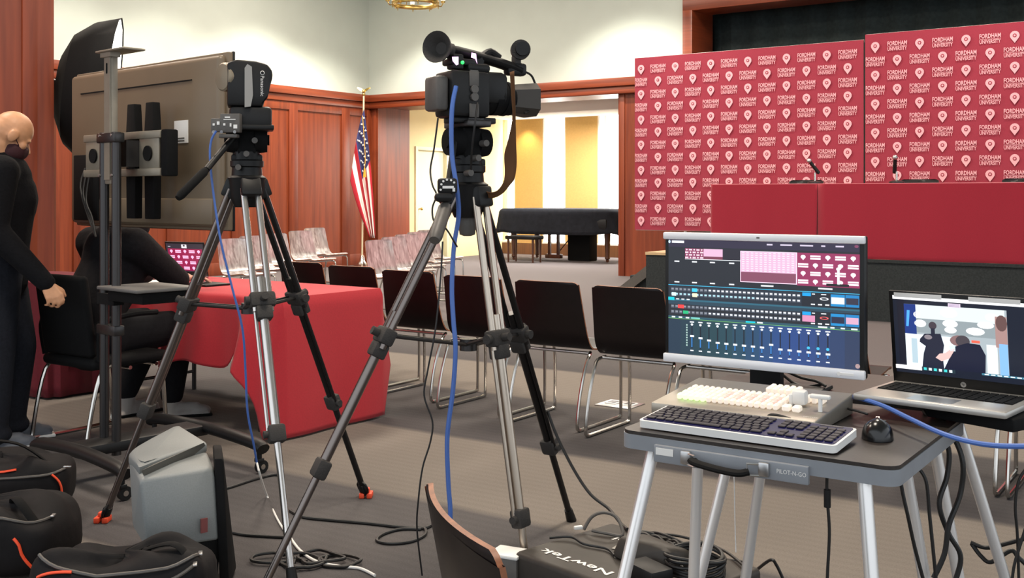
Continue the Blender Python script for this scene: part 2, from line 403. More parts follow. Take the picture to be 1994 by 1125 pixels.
# ---- grand piano under a black cover, bench
pc = P(1108, 500, 20.6); uP, vP = uv_of(pc); vP = 17.95; uP = wallB_u(1105, vP)
t = thing('grand_piano', 'grand piano draped in a black cover in the bright side room', 'piano', W(uP, vP, 0), TH)
def cover(i, j):
    a = i*2*math.pi; ca, sa = math.cos(a), math.sin(a); e = 2/7
    hx = 1.34*math.copysign(abs(ca)**e, ca); hy = .62*math.copysign(abs(sa)**e, sa)
    if hx > 0: hy *= 1-.25*hx/1.2
    if j < .4: k = j/.4; s = .001+.93*k; z = 1.02 - .012*k
    elif j < .55: k = (j-.4)/.15; s = .93+.06*k; z = 1.008-.05*k*k
    else: k = (j-.55)/.45; s = .99+.05*k+.012*k*math.sin(a*17); z = .958-.42*k + .02*k*math.sin(a*5)
    return V((hx*s, hy*s, z))
m = MB(); m.grid(cover, 96, 16); obj('cover', m, mat('black_quilt', col(34, 36, 42), .9, spec=.2, nz=.2, ns=12), t, local=True, solid=.008)
DW = wood('piano_wood', col(64, 34, 20), col(92, 50, 28), .35)
for x, y in ((-.98, -.42), (-.98, .42), (.95, -.1)):
    m = MB(); m.lathe([(.055, .60), (.062, .52), (.04, .12), (.05, .07), (.03, .05)], (x, y, 0), n=12); m.cyl((x, y-.012, .03), (x, y+.012, .03), .03); obj('leg', m, DW, t, local=True)
m = MB(); m.box((0, 0, .72), (2.3, 1.0, .22), bev=.05); obj('case', m, BLK, t, local=True)
m = MB(); m.box((-.35, -.1, .33), (.05, .05, .5)); m.box((-.15, -.1, .33), (.05, .05, .5)); m.box((-.25, -.1, .08), (.34, .12, .08), bev=.01); m.cyl((-.25, .0, .1), (.1, .2, .6), .01)
obj('pedal_lyre', m, DW, t, local=True)
m = MB(); m.box((.28, .1, .28), (.5, .3, .56), bev=.02); obj('pedal_box', m, BLKM, t, local=True)
pb = W(wallB_u(1021, 17.0), 17.0)
t = thing('piano_bench', 'small wooden piano bench with dark top in front of the covered piano', 'bench', pb, TH)
m = MB(); m.box((0, 0, .47), (.66, .36, .07), bev=.02); obj('seat', m, BLK, t, local=True)
for x in (-.28, .28):
    for y in (-.13, .13): m = MB(); m.cyl((x, y, .44), (x, y, 0), .025, .016, n=8); obj('leg', m, DW, t, local=True)

# ---- flag on its pole
fp = P(705, 500, 18.9); fb = V((fp.x, fp.y, 0))
t = thing('flag', 'American flag drooping from an eagle-topped pole in the far corner', 'flag', fb)
m = MB(); m.lathe([(.17, 0), (.17, .03), (.10, .06), (.05, .12), (.035, .2), (.03, .22)], fb); obj('base', m, CHROME, t)
zt = P(705, 186, 18.9).z
m = MB(); m.cyl(fb+V((0, 0, .1)), V((fb.x+.03, fb.y, zt)), .016); obj('pole', m, mat('pole_pale', col(205, 190, 158), .4, .3), t)
m = MB(); e = V((fb.x+.03, fb.y, zt)); m.sph(e+V((0, 0, .02)), .03); m.sph(e+V((0, 0, .07)), .028, (1, 1, 1.5))
for s in (-1, 1): m.hull([e+V((0, 0, .06)), e+V((0, .02, .10)), e+V((s*.12, 0, .13)), e+V((s*.11, .01, .15)), e+V((s*.05, .015, .13)), e+V((s*.04, -.015, .07))])
obj('eagle', m, BRASS, t)
A, B, C_, Dd = (709, 212), (731, 463), (682, 352), (720, 462)
def fl(s, h):
    b1, b2 = -.12*math.sin(h*math.pi), .10*math.sin(s*math.pi)
    x = (1-s)*(1-h)*A[0]+s*(1-h)*B[0]+(1-s)*h*C_[0]+s*h*Dd[0]; y = (1-s)*(1-h)*A[1]+s*(1-h)*B[1]+(1-s)*h*C_[1]+s*h*Dd[1]
    y += -18*math.sin(h*math.pi)*(1-s); x += 3*math.sin(s*math.pi)*(1-2*h)
    return P(x, y, 18.9 - .05 + .07*math.sin(h*19)*(.4+.6*s)*(.3+.7*(1-abs(2*h-1))))
def flm(s, h):
    if s < .40 and h < 4/7: return 2
    return int(h*7) % 2
m = MB(); m.grid(fl, 40, 52, flm)
FR_, FW_, FB_ = mat('flag_red', col(178, 30, 48), .8), mat('flag_white', col(232, 226, 218), .8), mat('flag_blue', col(44, 46, 92), .8)
m.m = 1
for r_ in range(7):
    for c_ in range(4 if r_ % 2 == 0 else 3):
        s = .40*((c_*2+1+(r_ % 2))/8); h = 4/7*(r_+1)/8; p = fl(s, h); 
        for dy in (-.012,):
            pts = []
            for k in range(10): rr = .027 if k % 2 == 0 else .012; a = math.pi/2+k*math.pi/5; pts.append(p+V((rr*math.cos(a), dy, rr*math.sin(a))))
            m.poly(pts)
obj('cloth', m, [FR_, FW_, FB_], t, solid=.004)
m = MB(); q = P(710, 345, 18.75); m.cyl(q, q+V((0, 0, .16)), .03, .012, n=8); m.tube([P(706, 225, 18.8), P(711, 300, 18.78), q+V((0, 0, .16))], .006, sm=4); obj('tassel', m, mat('gold_cord', col(205, 150, 40), .6), t)

# ---- chandelier ring
cc = P(809, 7, 15.5); 
t = thing('chandelier', 'round brass chandelier ring hanging at the top of the picture', 'chandelier', cc)
m = MB(); Rr = .33; n = 48
def hoop(i, j):
    a = i*2*math.pi; b = j*2*math.pi; rr = Rr + .012*math.copysign(abs(math.cos(b))**.5, math.cos(b)); return V((rr*math.cos(a), rr*math.sin(a), .032*math.copysign(abs(math.sin(b))**.5, math.sin(b))))
m.grid(hoop, n, 10); obj('ring', m, BRASS, t, local=True)
for k in range(8):
    a = k*math.pi/4+.2; d = V((math.cos(a), math.sin(a), 0))
    m = MB(); m.tube([d*Rr+V((0, 0, -.02)), d*(Rr+.04)+V((0, 0, -.03)), d*(Rr+.07)+V((0, 0, .02))], .008, sm=4); m.lathe([(.03, .02), (.034, .05), (.01, .06)], d*(Rr+.07)); m.cyl(d*Rr+V((0, 0, -.03)), d*Rr+V((0, 0, -.07)), .012, .003, n=8)
    ar = obj('arm', m, BRASS, t, local=True)
    m = MB(); m.cyl(d*(Rr+.07)+V((0, 0, .06)), d*(Rr+.07)+V((0, 0, .17)), .03, n=14); obj('lamp_shade', m, mat('lamp_glass', col(240, 235, 215), .4, emit=1.2, ec=(1, .85, .6, 1)) if k == 0 else bpy.data.materials['lamp_glass'], ar, local=True)
m = MB()
for k in range(3): a = k*2*math.pi/3; m.cyl((Rr*math.cos(a), Rr*math.sin(a), .02), (0, 0, .6), .006, n=6)
m.cyl((0, 0, .6), (0, 0, CZ-cc.z), .01, n=8); obj('hanger', m, BRASS, t, local=True)
# ================================================================ on the stage
BV = 13.5
pl = P(1236, 113, 15.2); UB0 = uv_of(pl)[0]; BZ0, BZ1 = .785, 3.20
def seam_u(px, v): return wallB_u(px, v)
UB1 = seam_u(1683, BV); PW = UB1-UB0
def backdrop(u0, u1, z0, z1, label, first, pitch, rows, startpin):
    t = thing('press_backdrop', label, 'backdrop', W((u0+u1)/2, BV, 0), TH, 'crimson press backdrops')
    m = MB()
    def fb_(i, j):
        return W(u0+(u1-u0)*i, BV + .006*math.sin(i*23)*math.sin(j*9), z0+(z1-z0)*j)
    m.grid(fb_, 30, 12); m.uvbox(u0, u1, BV+.012, BV+.03, z0, z1)
    fab = obj('fabric', m, CRIMSON, t)
    m = MB(); ex = W(1, 0); ez = V((0, 0, 1)); n = W(0, -1)*.014
    nc = int((u1-u0)/pitch)+1
    for r_ in range(rows):
        z = z1 - .165 - r_*.177
        for k in range(nc):
            u = u0 + first + k*pitch
            pin = (k + r_ + startpin) % 2 == 0
            o = W(u, BV, z) + n
            if pin:
                if u < u0+.05 or u > u1-.05: continue
                pts = [(.052*math.cos(a), .052*math.sin(a)+.012) for a in [R(-40+26*q) for q in range(11)]] + [(0, -.075)]
                m.m = 0; m.poly([o+ex*a+ez*b for a, b in pts])
                m.m = 1; m.poly([o-W(0, .003)+ex*(.022*math.cos(q*math.pi/4))+ez*(.022*math.sin(q*math.pi/4)+.012) for q in range(8)])
                m.m = 0; m.poly([o-W(0, .005)+ex*(.012*math.cos(q*math.pi/3))+ez*(.012*math.sin(q*math.pi/3)+.012) for q in range(6)])
            else:
                if u < u0+.02 or u > u1-.02: continue
                w = .232
                if u-w/2 < u0+.01 or u+w/2 > u1-.01: w = 2*min(u-u0-.01, u1-.01-u); 
                if w < .1: continue
                m.m = 0; m.text('FORDHAM', o+ez*.030, ex, ez, .054, w, bold=.025); m.text('UNIVERSITY', o-ez*.036, ex, ez, .046, w, bold=.02)
                m.m = 0; m.poly([o+ex*a+ez*b for a, b in ((-w/2, -.008), (w/2, -.008), (w/2, -.004), (-w/2, -.004))])
    obj('logo_print', m, [PRINT, CRIMSON], fab, smooth=False)
    for zz in (z0+.01, z1-.01): m = MB(); m.cyl(W(u0, BV+.045, zz), W(u1, BV+.045, zz), .018); obj('crossbar', m, WHITE, t)
    for u in (u0+.75, u1-.3):
        m = MB(); m.cyl(W(u, BV+.06, SZ+.02), W(u, BV+.06, z1), .02); m.box(W(u, BV+.06, SZ+.015), (.06, .5, .03), M.Rotation(TH, 3, 'Z')); obj('upright', m, ALU, t)
    return t
backdrop(UB0, UB1-.012, BZ0, BZ1, 'left crimson backdrop panel with repeated pale logos, its left end beside the doorway', .105, .2635, 13, 0)
backdrop(UB1+.012, UB1+3.35, BZ0+.02, BZ1+.06, 'right crimson backdrop panel with repeated pale logos, right of the vertical seam', .125, .2635, 13, 0)
# press table: two skirted tables end to end
TT = 1.392; tv0 = vS+.06; tl = wallB_u(1385, tv0); ts = wallB_u(1592, tv0); te = ts+3.6
for k, (a, b, lb) in enumerate(((tl, ts, 'maroon floor-length cloth on the press table, left of the cloth seam'), (ts+.004, te, 'maroon floor-length cloth on the press table, right of the cloth seam'))):
    t = thing('press_table', ('folding press table on stage, left one hidden under its maroon cloth', 'folding press table on stage, right one hidden under its maroon cloth')[k], 'table', W((a+b)/2, tv0+.4, SZ), TH, 'press tables on the stage')
    m = MB(); m.uvbox(a+.04, b-.04, tv0+.04, tv0+.74, TT-.035, TT-.006); obj('tabletop', m, LIGHTWOOD, t)
    for u in (a+.2, b-.2):
        for v in (tv0+.12, tv0+.66): m = MB(); p = W(u, v, SZ+.002); m.cyl(p, p+V((0, 0, TT-SZ-.04)), .014); obj('leg', m, DARKM, t)
    m = MB()
    def cl(i, j, a=a, b=b):
        # path round the table: front bottom, front top, back top, back bottom
        L = .80+.78+.80; d = j*L
        wob = .010*math.sin(i*(b-a)*7)+.006*math.sin(i*(b-a)*17)
        if d < .80: return W(a+(b-a)*i, tv0-.004-wob*(1-d/.80)-.02*(1-d/.8), TT-.80+d + (.012*math.sin(i*9+k) if d < .01 else 0))
        if d < 1.58: return W(a+(b-a)*i, tv0+(d-.80), TT)
        return W(a+(b-a)*i, tv0+.78+wob, TT-(d-1.58)*.95)
    m.grid(cl, 40, 36)
    for u, s in ((a, -1), (b, 1)):
        if (k == 0 and s < 0) or (k == 1 and s > 0): m.grid(lambda i, j, u=u: W(u, tv0+.78*i, TT-.80*j), 6, 6)
    bmesh.ops.remove_doubles(m.bm, verts=m.bm.verts, dist=.001)
    obj('tablecloth', m, MAROON, label=lb, cat='tablecloth', group='cloths on the press table', solid=.004)
def mic(px, lean, label):
    u = wallB_u(px, tv0+.16); b = W(u, tv0+.16, TT+.004)
    t = thing('microphone', label, 'microphone', b, TH, 'table microphones')
    m = MB(); m.lathe([(.075, 0), (.075, .012), (.05, .022), (.014, .028)]); obj('base', m, DARKM, t, local=True)
    m = MB(); m.cyl((0, 0, .02), (0, 0, .115), .011); obj('post', m, CHROME, t, local=True)
    m = MB(); q = V((.02*lean, 0, .135)); d = V((-.55*lean, -.25, .8)).normalized() if lean > 0 else V((.12, -.3, .9)).normalized()
    m.sph(q, .02); m.cyl(q-d*.03, q+d*.05, .02, .02); obj('clip', m, BLK, t, local=True)
    m = MB(); m.cyl(q-d*.04, q+d*.11, .013, .02); h = obj('body', m, BLK, t, local=True)
    m = MB(); m.sph(q+d*.13, .027); obj('grille', m, STEEL, t, local=True)
mic(1587, 1, 'left table microphone leaning left on the maroon press table')
mic(1746, -1, 'right table microphone standing nearly upright on the maroon press table')
# ================================================================ chairs
def chair_shell(m):
    prof = catmull([(-.235, .80), (-.215, .70), (-.19, .58), (-.165, .49), (-.12, .435), (-.04, .425), (.08, .435), (.18, .445), (.225, .430)], 5)
    prof = [V((0, p[0], p[1])) for p in [(q.x, q.y) for q in [V((a[0], a[1], 0)) for a in prof]]]
    # finer steps at the top so the corners can be rounded
    top = prof[0]; d0 = (prof[1]-prof[0]).normalized()
    pts = [top + d0*x for x in (0, .004, .010, .018, .028)] + prof[1:]
    arc = [0]
    for a, b in zip(pts[:-1], pts[1:]): arc.append(arc[-1]+(b-a).length)
    L = arc[-1]; nu = 12; th = .0085
    F_, B_ = [], []
    for k, p in enumerate(pts):
        d = (pts[min(k+1, len(pts)-1)]-pts[max(k-1, 0)]).normalized(); n = V((0, -d.z, d.y)); n = n if n.z >= 0 or n.y > 0 else -n
        hw = .205 + .022*min(1, arc[k]/.35)
        for dist in (arc[k], L-arc[k]):
            rr = .035
            if dist < rr: hw -= rr - math.sqrt(max(0, rr*rr-(rr-dist)**2))
        back = max(0, 1-arc[k]/.36)
        rf, rb = [], []
        for i in range(nu+1):
            x = -1+2*i/nu; q = V((x*hw, p.y - .022*(1-x*x)*min(1, .3+back), p.z))
            rf.append(m.bm.verts.new(q+n*th/2)); rb.append(m.bm.verts.new(q-n*th/2))
        F_.append(rf); B_.append(rb)
    K = len(pts)
    for k in range(K-1):
        for i in range(nu):
            m.m = 0; m.face([F_[k][i], F_[k][i+1], F_[k+1][i+1], F_[k+1][i]]); m.face([B_[k][i+1], B_[k][i], B_[k+1][i], B_[k+1][i+1]])
        for i in (0, nu): m.m = 1; m.face([F_[k][i], B_[k][i], B_[k+1][i], F_[k+1][i]])
    for k in (0, K-1):
        for i in range(nu): m.m = 1; m.face([F_[k][i], F_[k][i+1], B_[k][i+1], B_[k][i]])
def make_chair(label, shell):
    t = thing('sled_chair', label, 'chair')
    m = MB(); chair_shell(m); obj('seat_shell', m, [shell, PLY], t, local=True)
    for s in (-1, 1):
        x = s*.222
        m = MB(); m.tube(catmull([(x*.9, .15, .405), (x, .19, .39), (x, .205, .30), (x, .205, .04), (x, .19, .012), (x, .10, .0095), (x, -.20, .0095), (x, -.262, .014), (x, -.275, .05), (x, -.245, .20), (x, -.19, .34), (x, -.15, .395), (x*.9, -.10, .408)], 4), .0095)
        obj('sled_leg', m, CHROME, t, local=True)
    for y in (-.12, .14): m = MB(); m.cyl((-.21, y, .406), (.21, y, .406), .009); obj('crossbar', m, STEEL, t, local=True)
    return t
first = {}
def place_chair(loc, rz, label, group, shell=LACQ):
    loc = V((loc[0], loc[1], 0))
    if shell.name not in first:
        c = first[shell.name] = make_chair(label, shell); c.location = loc; c.rotation_euler = (0, 0, rz); c['group'] = group; return c
    return dup(first[shell.name], loc, rz, label, group)
def from_foot(fx, fy, rz):            # chair origin from its rear left foot
    r = M.Rotation(rz, 3, 'Z'); return V((fx, fy, 0)) - r @ V((-.222, -.262, 0))
row = [(-1.69, 7.72), (-1.27, 7.28), (-.853, 6.84), (-.433, 6.40), (-.01, 6.02), (.392, 5.64), (.79, 5.34), (1.195, 5.06), (1.67, 4.79), (2.07, 4.50)]
rl = ['dark lacquered chair at the far left end of the row, behind the red table',
      'dark lacquered chair just beyond the right corner of the red table',
      'dark lacquered chair crossed by the left leg of the middle tripod',
      'dark lacquered chair directly behind the middle tripod and blue cable',
      'dark lacquered chair between the middle tripod and the monitor, nearer the tripod',
      'dark lacquered chair partly covered by the left edge of the big monitor',
      'dark lacquered chair hidden behind the big monitor, its lower back showing under the frame',
      'dark lacquered chair wholly behind the right half of the big monitor',
      'dark lacquered chair hidden behind the open silver laptop',
      'dark lacquered chair at the right edge, chrome sled legs seen below the silver laptop']
for (x, y), lb in zip(row, rl):
    place_chair(from_foot(x, y, TH), TH, lb, 'dark chairs in the front row')
# banks of chairs seen from the front, facing across the room
AF = TH - R(90)
ord_ = ('nearest', 'second nearest', 'middle', 'second farthest', 'farthest')
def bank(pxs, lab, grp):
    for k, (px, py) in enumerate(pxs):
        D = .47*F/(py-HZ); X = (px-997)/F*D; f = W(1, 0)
        place_chair((X+f.x*.235, D+f.y*.235, 0), AF, lab % ord_[k], grp, LACQ_GLARE)
bank([(452, 464.5), (492, 459), (533, 454.5), (584, 449), (612, 443.5)], 'glare-painted glossy chair facing right, %s in the bank behind the red table', 'glossy chairs behind the red table')
bank([(736, 467), (765, 461), (790, 456), (812, 451.5), (832, 447.5)], 'glare-painted glossy chair facing right, %s in the bank left of the middle tripod', 'glossy chairs in the middle bank')
# nearest chair, only its backrest inside the picture
fw = V((.95, .31)).normalized(); rz = math.atan2(-fw.x, fw.y)
place_chair((-.07+fw.x*.225, 1.60+fw.y*.225), rz, 'nearest dark chair at the bottom edge, only its curved plywood-edged back showing', 'nearest chair')
# chairs behind the press table
for k, (px, lb) in enumerate(((1557, 'left one of the chairs behind the press table, dark top beside the left microphone'), (1780, 'middle one of the chairs behind the press table, dark top right of the right microphone'), (1985, 'right one of the chairs behind the press table, at the right picture edge'))):
    v = tv0+1.25; p = W(wallB_u(px, v), v, SZ)
    c = place_chair(p, TH+math.pi, lb, 'chairs behind the press table'); c.location.z = SZ + .03
# floor outlet plate
p = G(1207, 788); m = MB(); Rz = M.Rotation(TH, 3, 'Z')
m.box(p+V((0, 0, .003)), (.24, .20, .006), Rz, .002); t = thing('floor_outlet', 'square metal floor outlet with open lids between the chairs and the black table', 'outlet', p, TH)
obj('plate', m, STEEL, t)
for s in (-1, 1):
    m = MB(); q = p+Rz @ V((s*.055, .02, .008)); m.box(q, (.075, .09, .004), Rz, .001); ld = obj('lid', m, WHITE, t)
    m = MB(); m.box(q+V((0, 0, .003)), (.05, .06, .003), Rz); obj('recess', m, DARKM, ld)
# ================================================================ red table
e = V((.585, .811)); l = V((-.811, .585)); NR = V((-1.195, 5.59)); L_, Wd, HT = 1.83, .755, .735
def T(a, b, z): q = NR + l*a + e*b; return V((q.x, q.y, z))
RZ = math.atan2(-l.y, -l.x)
t = thing('folding_table', 'long folding table under the bright red cloth at left', 'table', T(L_/2, Wd/2, 0), RZ)
m = MB(); m.box(T(L_/2, Wd/2, HT-.022), (L_-.03, Wd-.03, .03), M.Rotation(RZ, 3, 'Z'), .008); obj('tabletop', m, LIGHTWOOD, t)
for a in (.25, L_-.25):
    for b in (.08, Wd-.08): m = MB(); m.cyl(T(a, b, 0), T(a, b, HT-.04), .014); obj('leg', m, DARKM, t)
    m = MB(); m.cyl(T(a, .08, .12), T(a, Wd-.08, .12), .010); obj('stretcher', m, DARKM, t)
# the cloth: flat top and a skirt hanging from the rim, its hem lifted on the long near side
rim = []
def rimpt(sv):
    # sv in metres, starting on the near side at its left end, running to the near right corner, right end, far side, left end
    per = [(L_, lambda d: (L_-d, 0, 0, -1)), (Wd, lambda d: (0, d, -1, 0)), (L_, lambda d: (d, Wd, 0, 1)), (Wd, lambda d: (L_, Wd-d, 1, 0))]
    for k, (n, f) in enumerate(per):
        if sv < n or k == 3: a, b, na, nb = f(min(sv, n)); return k, sv, a, b, na, nb
        sv -= n
tot = 2*(L_+Wd); NS = 220
def smooth(x): x = max(0, min(1, x)); return x*x*(3-2*x)
def hem(k, d):
    if k == 0: 
        a = L_-d
        z = .30 + .05*math.sin(a*3.1) + .02*math.sin(a*11)
        z += (.015-z)*smooth(1-(a-.0)/.22)
        z = z + .14*math.exp(-((a-.32)/.07)**2)
        return z + (.60-z)*smooth((a-.92)/.18)
    if k == 1: return .012
    return .28
def skirt(i, j):
    k, d, a, b, na, nb = rimpt(i*tot)
    h = hem(k, d); z = HT - (HT-h)*j
    out = .012 + .05*j*(1 if k != 1 else .35)
    fold = (.035*math.sin(a*9+1)+.02*math.sin(a*21+2))*j if k in (0, 2) else (.008*math.sin(b*13))*j
    if k == 0: fold += .09*j*math.exp(-((a-.20)/.06)**2) - .05*j*math.exp(-((a-.32)/.05)**2)
    r = .02*(1-min(1, j*14))**2
    o = out+fold-r
    return T(a - (-na)*o if False else a+na*o, b+nb*o, z)
m = MB(); m.grid(skirt, NS, 26)
m.poly([skirt(i/NS, 0) for i in range(NS)])
bmesh.ops.remove_doubles(m.bm, verts=m.bm.verts, dist=.0015)
obj('tablecloth', m, REDC, label='bright red cloth over the long table at left, its near hem lifted', cat='tablecloth', solid=.003, sharp=50)
# ---- screens: coloured quads that emit what is shown on them
class SCR:
    def __init__(s, o, ex, ey, w, h, n): s.o, s.ex, s.ey, s.w, s.h, s.n = V(o), V(ex), V(ey), w, h, V(n); s.q = []
    def poly(s, pts, c, lay=0): s.q.append(([s.o+s.ex*(x*s.w)+s.ey*((1-y)*s.h)+s.n*(.0003*lay) for x, y in pts], c))
    def rect(s, x0, y0, x1, y1, c, lay=1): s.poly([(x0, y0), (x1, y0), (x1, y1), (x0, y1)], c, lay)
    def disc(s, x, y, rx, ry, c, lay=1, n=14): s.poly([(x+rx*math.cos(2*math.pi*k/n), y+ry*math.sin(2*math.pi*k/n)) for k in range(n)], c, lay)
    def done(s, name, mt, parent, local=True):
        me = bpy.data.meshes.new(name); vs, fs, cs = [], [], []
        inv = M.Identity(4) if local else PM[parent.name].inverted()
        for pts, c in s.q:
            b = len(vs); vs += [inv @ p for p in pts]; fs.append(tuple(range(b, b+len(pts)))); cs += [c]*len(pts)
        me.from_pydata(vs, [], fs); at = me.color_attributes.new('scr', 'FLOAT_COLOR', 'CORNER')
        for k, c in enumerate(cs): at.data[k].color = c
        me.materials.append(mt); o = bpy.data.objects.new(name, me); C.objects.link(o); o.parent = parent
        PM[o.name] = PM[parent.name].copy(); return o
SCRM = screenmat('lit_screen', .95)
def logos(s, x0, y0, x1, y1, nc, nr, lay=2, c=col(255, 225, 235)):
    for r_ in range(nr):
        for k in range(nc):
            x = x0+(k+.5)/nc*(x1-x0); y = y0+(r_+.5)/nr*(y1-y0); dx = (x1-x0)/nc*.42; dy = (y1-y0)/nr*.25
            if (k+r_) % 2: s.rect(x-dx, y-dy, x+dx, y-dy*.15, c, lay); s.rect(x-dx, y+dy*.15, x+dx, y+dy, c, lay)
            else: s.disc(x, y-dy*.2, dx*.5, dy, c, lay); s.poly([(x-dx*.4, y), (x+dx*.4, y), (x, y+dy*1.5)], c, lay)
def laptop(label, loc, rz, w, d, ang, paint, shell, group=None, lidc=None, logo=None):
    """open laptop: local x along the hinge, y towards the screen, origin at the front left corner"""
    t = thing('laptop', label, 'laptop', loc, rz, group)
    m = MB(); m.box((w/2, d/2, .009), (w, d, .016), bev=.005); b = obj('base', m, shell, t, local=True)
    m = MB(); m.box((w/2, d*.62, .0172), (w*.9, d*.46, .001)); kb = obj('keyboard', m, BLK, t, local=True)
    m = MB(); nx, ny = 15, 6
    for i in range(nx):
        for j in range(ny): m.box((w*.05+w*.9*(i+.5)/nx, d*.40+d*.45*(j+.5)/ny, .0185), (w*.9/nx*.84, d*.45/ny*.82, .002))
    obj('keys', m, BLKM, kb, local=True)
    m = MB(); m.box((w/2, d*.18, .0172), (w*.30, d*.26, .0008)); obj('touchpad', m, GREYP if shell is BLK else STEEL, t, local=True)
    a = R(ang); ey = V((0, math.cos(a), math.sin(a))); n = V((0, -math.sin(a), math.cos(a))); o = V((0, d-.004, .014)); hh = d*.96
    rot = M(((1, 0, 0), (0, ey.y, n.y), (0, ey.z, n.z)))
    m = MB(); m.box(o+V((w/2, 0, 0))+ey*(hh/2), (w, hh, .008), rot, .003); ld = obj('lid', m, lidc or BLK, t, local=True)
    s = SCR(o+V((w*.03, 0, 0))+ey*(hh*.12)+n*.0046, (1, 0, 0), ey, w*.94, hh*.83, n); paint(s); s.done('screen', SCRM, ld)
    if logo:
        m = MB(); c = o+V((w/2, 0, 0))+ey*(hh*.055)+n*.0048
        m.m = 0; m.poly([c+V((1, 0, 0))*(.007*math.cos(k*math.pi/8))+ey*(.007*math.sin(k*math.pi/8)) for k in range(16)])
        m.m = 1; m.text(logo, c+n*.0004, (1, 0, 0), ey, .007); obj('logo', m, [STEEL, BLK], ld, local=True, smooth=False)
    return t, o, ey, n, hh, rot
def paint1(s):
    s.rect(0, 0, 1, 1, col(40, 38, 46), 0); s.rect(.04, .18, .96, .97, col(128, 22, 62), 1); s.rect(.42, .03, .56, .16, col(210, 205, 210), 1); s.disc(.49, .07, .03, .035, col(60, 55, 60), 2)
    logos(s, .04, .18, .96, .97, 5, 4, 2, col(235, 170, 200)); s.rect(.05, .1, .12, .12, col(170, 170, 180), 1)
lrz = RZ + R(8)
laptop('small open laptop on the red table showing the crimson logo wall', T(1.66, .34, HT+.004), lrz, .34, .23, 100, paint1, STEEL, lidc=BLK)
# things on the red table
m = MB()
for k, (a, b, r_) in enumerate(((1.40, .22, .2), (1.62, .18, -.3))):
    m = MB(); q = T(a, b, HT+.004+.002*k); m.box(q, (.21, .29, .003), M.Rotation(RZ+r_, 3, 'Z')); obj('paper', m, WHITE, label=('white sheet of paper on the red table beside the seated man', 'second white sheet of paper at the left end of the red table')[k], cat='paper', group='papers on the red table')
m = MB(); m.box(T(.98, .30, HT+.008), (.24, .17, .012), M.Rotation(RZ-.1, 3, 'Z'), .004); obj('tablet', m, BLK, label='dark tablet lying flat on the red table right of the small laptop', cat='tablet')
# ================================================================ television on its rolling stand
wv = V((.7507, -.6607, 0)); nv = V((.6607, .7507, 0)); AZ = math.atan2(wv.y, wv.x)
ct = V((-1.815, 5.288, 0)); TZ0, TZ1 = 1.11, 1.915
t = thing('television', 'big flat television seen from behind at left, on the rolling stand', 'television', (ct.x, ct.y, TZ0), AZ)
hw, hh = .705, (TZ1-TZ0)/2
TVB = mat('tv_back', col(112, 98, 80), .42, nz=.04, ns=6); 
m = MB(); m.box((0, .035, hh), (2*hw, .03, 2*hh), bev=.008)
m.box((0, .006, hh+.0), (2*hw-.03, .05, 2*hh-.03), bev=.022, seg=3); obj('back_panel', m, TVB, t, local=True)
m = MB(); m.box((0, .05, hh), (2*hw+.006, .012, 2*hh+.006), bev=.004); obj('bezel', m, BLK, t, local=True)
m = MB(); m.box((0, .0575, hh), (2*hw-.03, .003, 2*hh-.03)); obj('screen', m, mat('tv_glass', col(8, 8, 10), .1), t, local=True)
m = MB(); m.box((0, -.016, .085), (2*hw-.12, .02, .12), bev=.008); obj('speaker_housing', m, TVB, t, local=True)
m = MB(); m.box((-.05, -.0205, 2*hh-.115), (1.05, .004, .006)); obj('vent_slot', m, BLKM, t, local=True)
m = MB(); m.box((.385, -.0205, .455), (.115, .003, .105)); st = obj('sticker', m, WHITE, t, local=True, label='white label sticker')
m = MB(); 
for k in range(2): m.box((.385, -.0225, .425-.012*k), (.06, .001, .006))
obj('sticker_print', m, GREYP, st, local=True)
m = MB(); m.box((-.50, -.024, .20), (.26, .02, .34), bev=.006); obj('connector_bay', m, BLKM, t, local=True)
for k in range(3): m = MB(); m.tube([(-.50+.03*k, -.035, .30), (-.48+.03*k, -.07, .2-.03*k), (-.40+.02*k, -.07, .05), (-.28, -.09, -.05)], .005, sm=5); obj('signal_cable', m, BLKC, t, local=True)
# stand
S = V((-1.825, 4.90, 0)); 
t = thing('television_stand', 'black two-pole rolling stand carrying the big television', 'stand', S, AZ)
for s in (-1, 1): m = MB(); m.cyl((s*.054, 0, .10), (s*.054, 0, 1.555), .021, n=18); obj('pole', m, BLK if False else DARKM, t, local=True)
m = MB(); m.box((0, .005, 1.62), (.066, .03, .60), bev=.004); m.box((0, -.012, 1.62), (.05, .01, .56)); obj('mast', m, BEIGEM, t, local=True)
m = MB(); m.box((0, -.014, 1.845), (.012, .014, .05), bev=.005); obj('slot', m, BLKM, t, local=True)
m = MB(); m.box((.05, .02, 1.922), (.25, .11, .010), bev=.004); m.box((0, .0, 1.908), (.09, .05, .025)); obj('camera_shelf', m, BEIGEM, t, local=True)
for z in (1.53, .66): m = MB(); m.box((0, 0, z), (.165, .052, .045), bev=.006); obj('clamp', m, DARKM, t, local=True)
for s in (-1, 1):
    for z in (1.54, 1.36): m = MB(); m.cyl((s*.054, -.018, z), (s*.054, -.028, z), .006, n=8); obj('screw', m, STEEL, t, local=True)
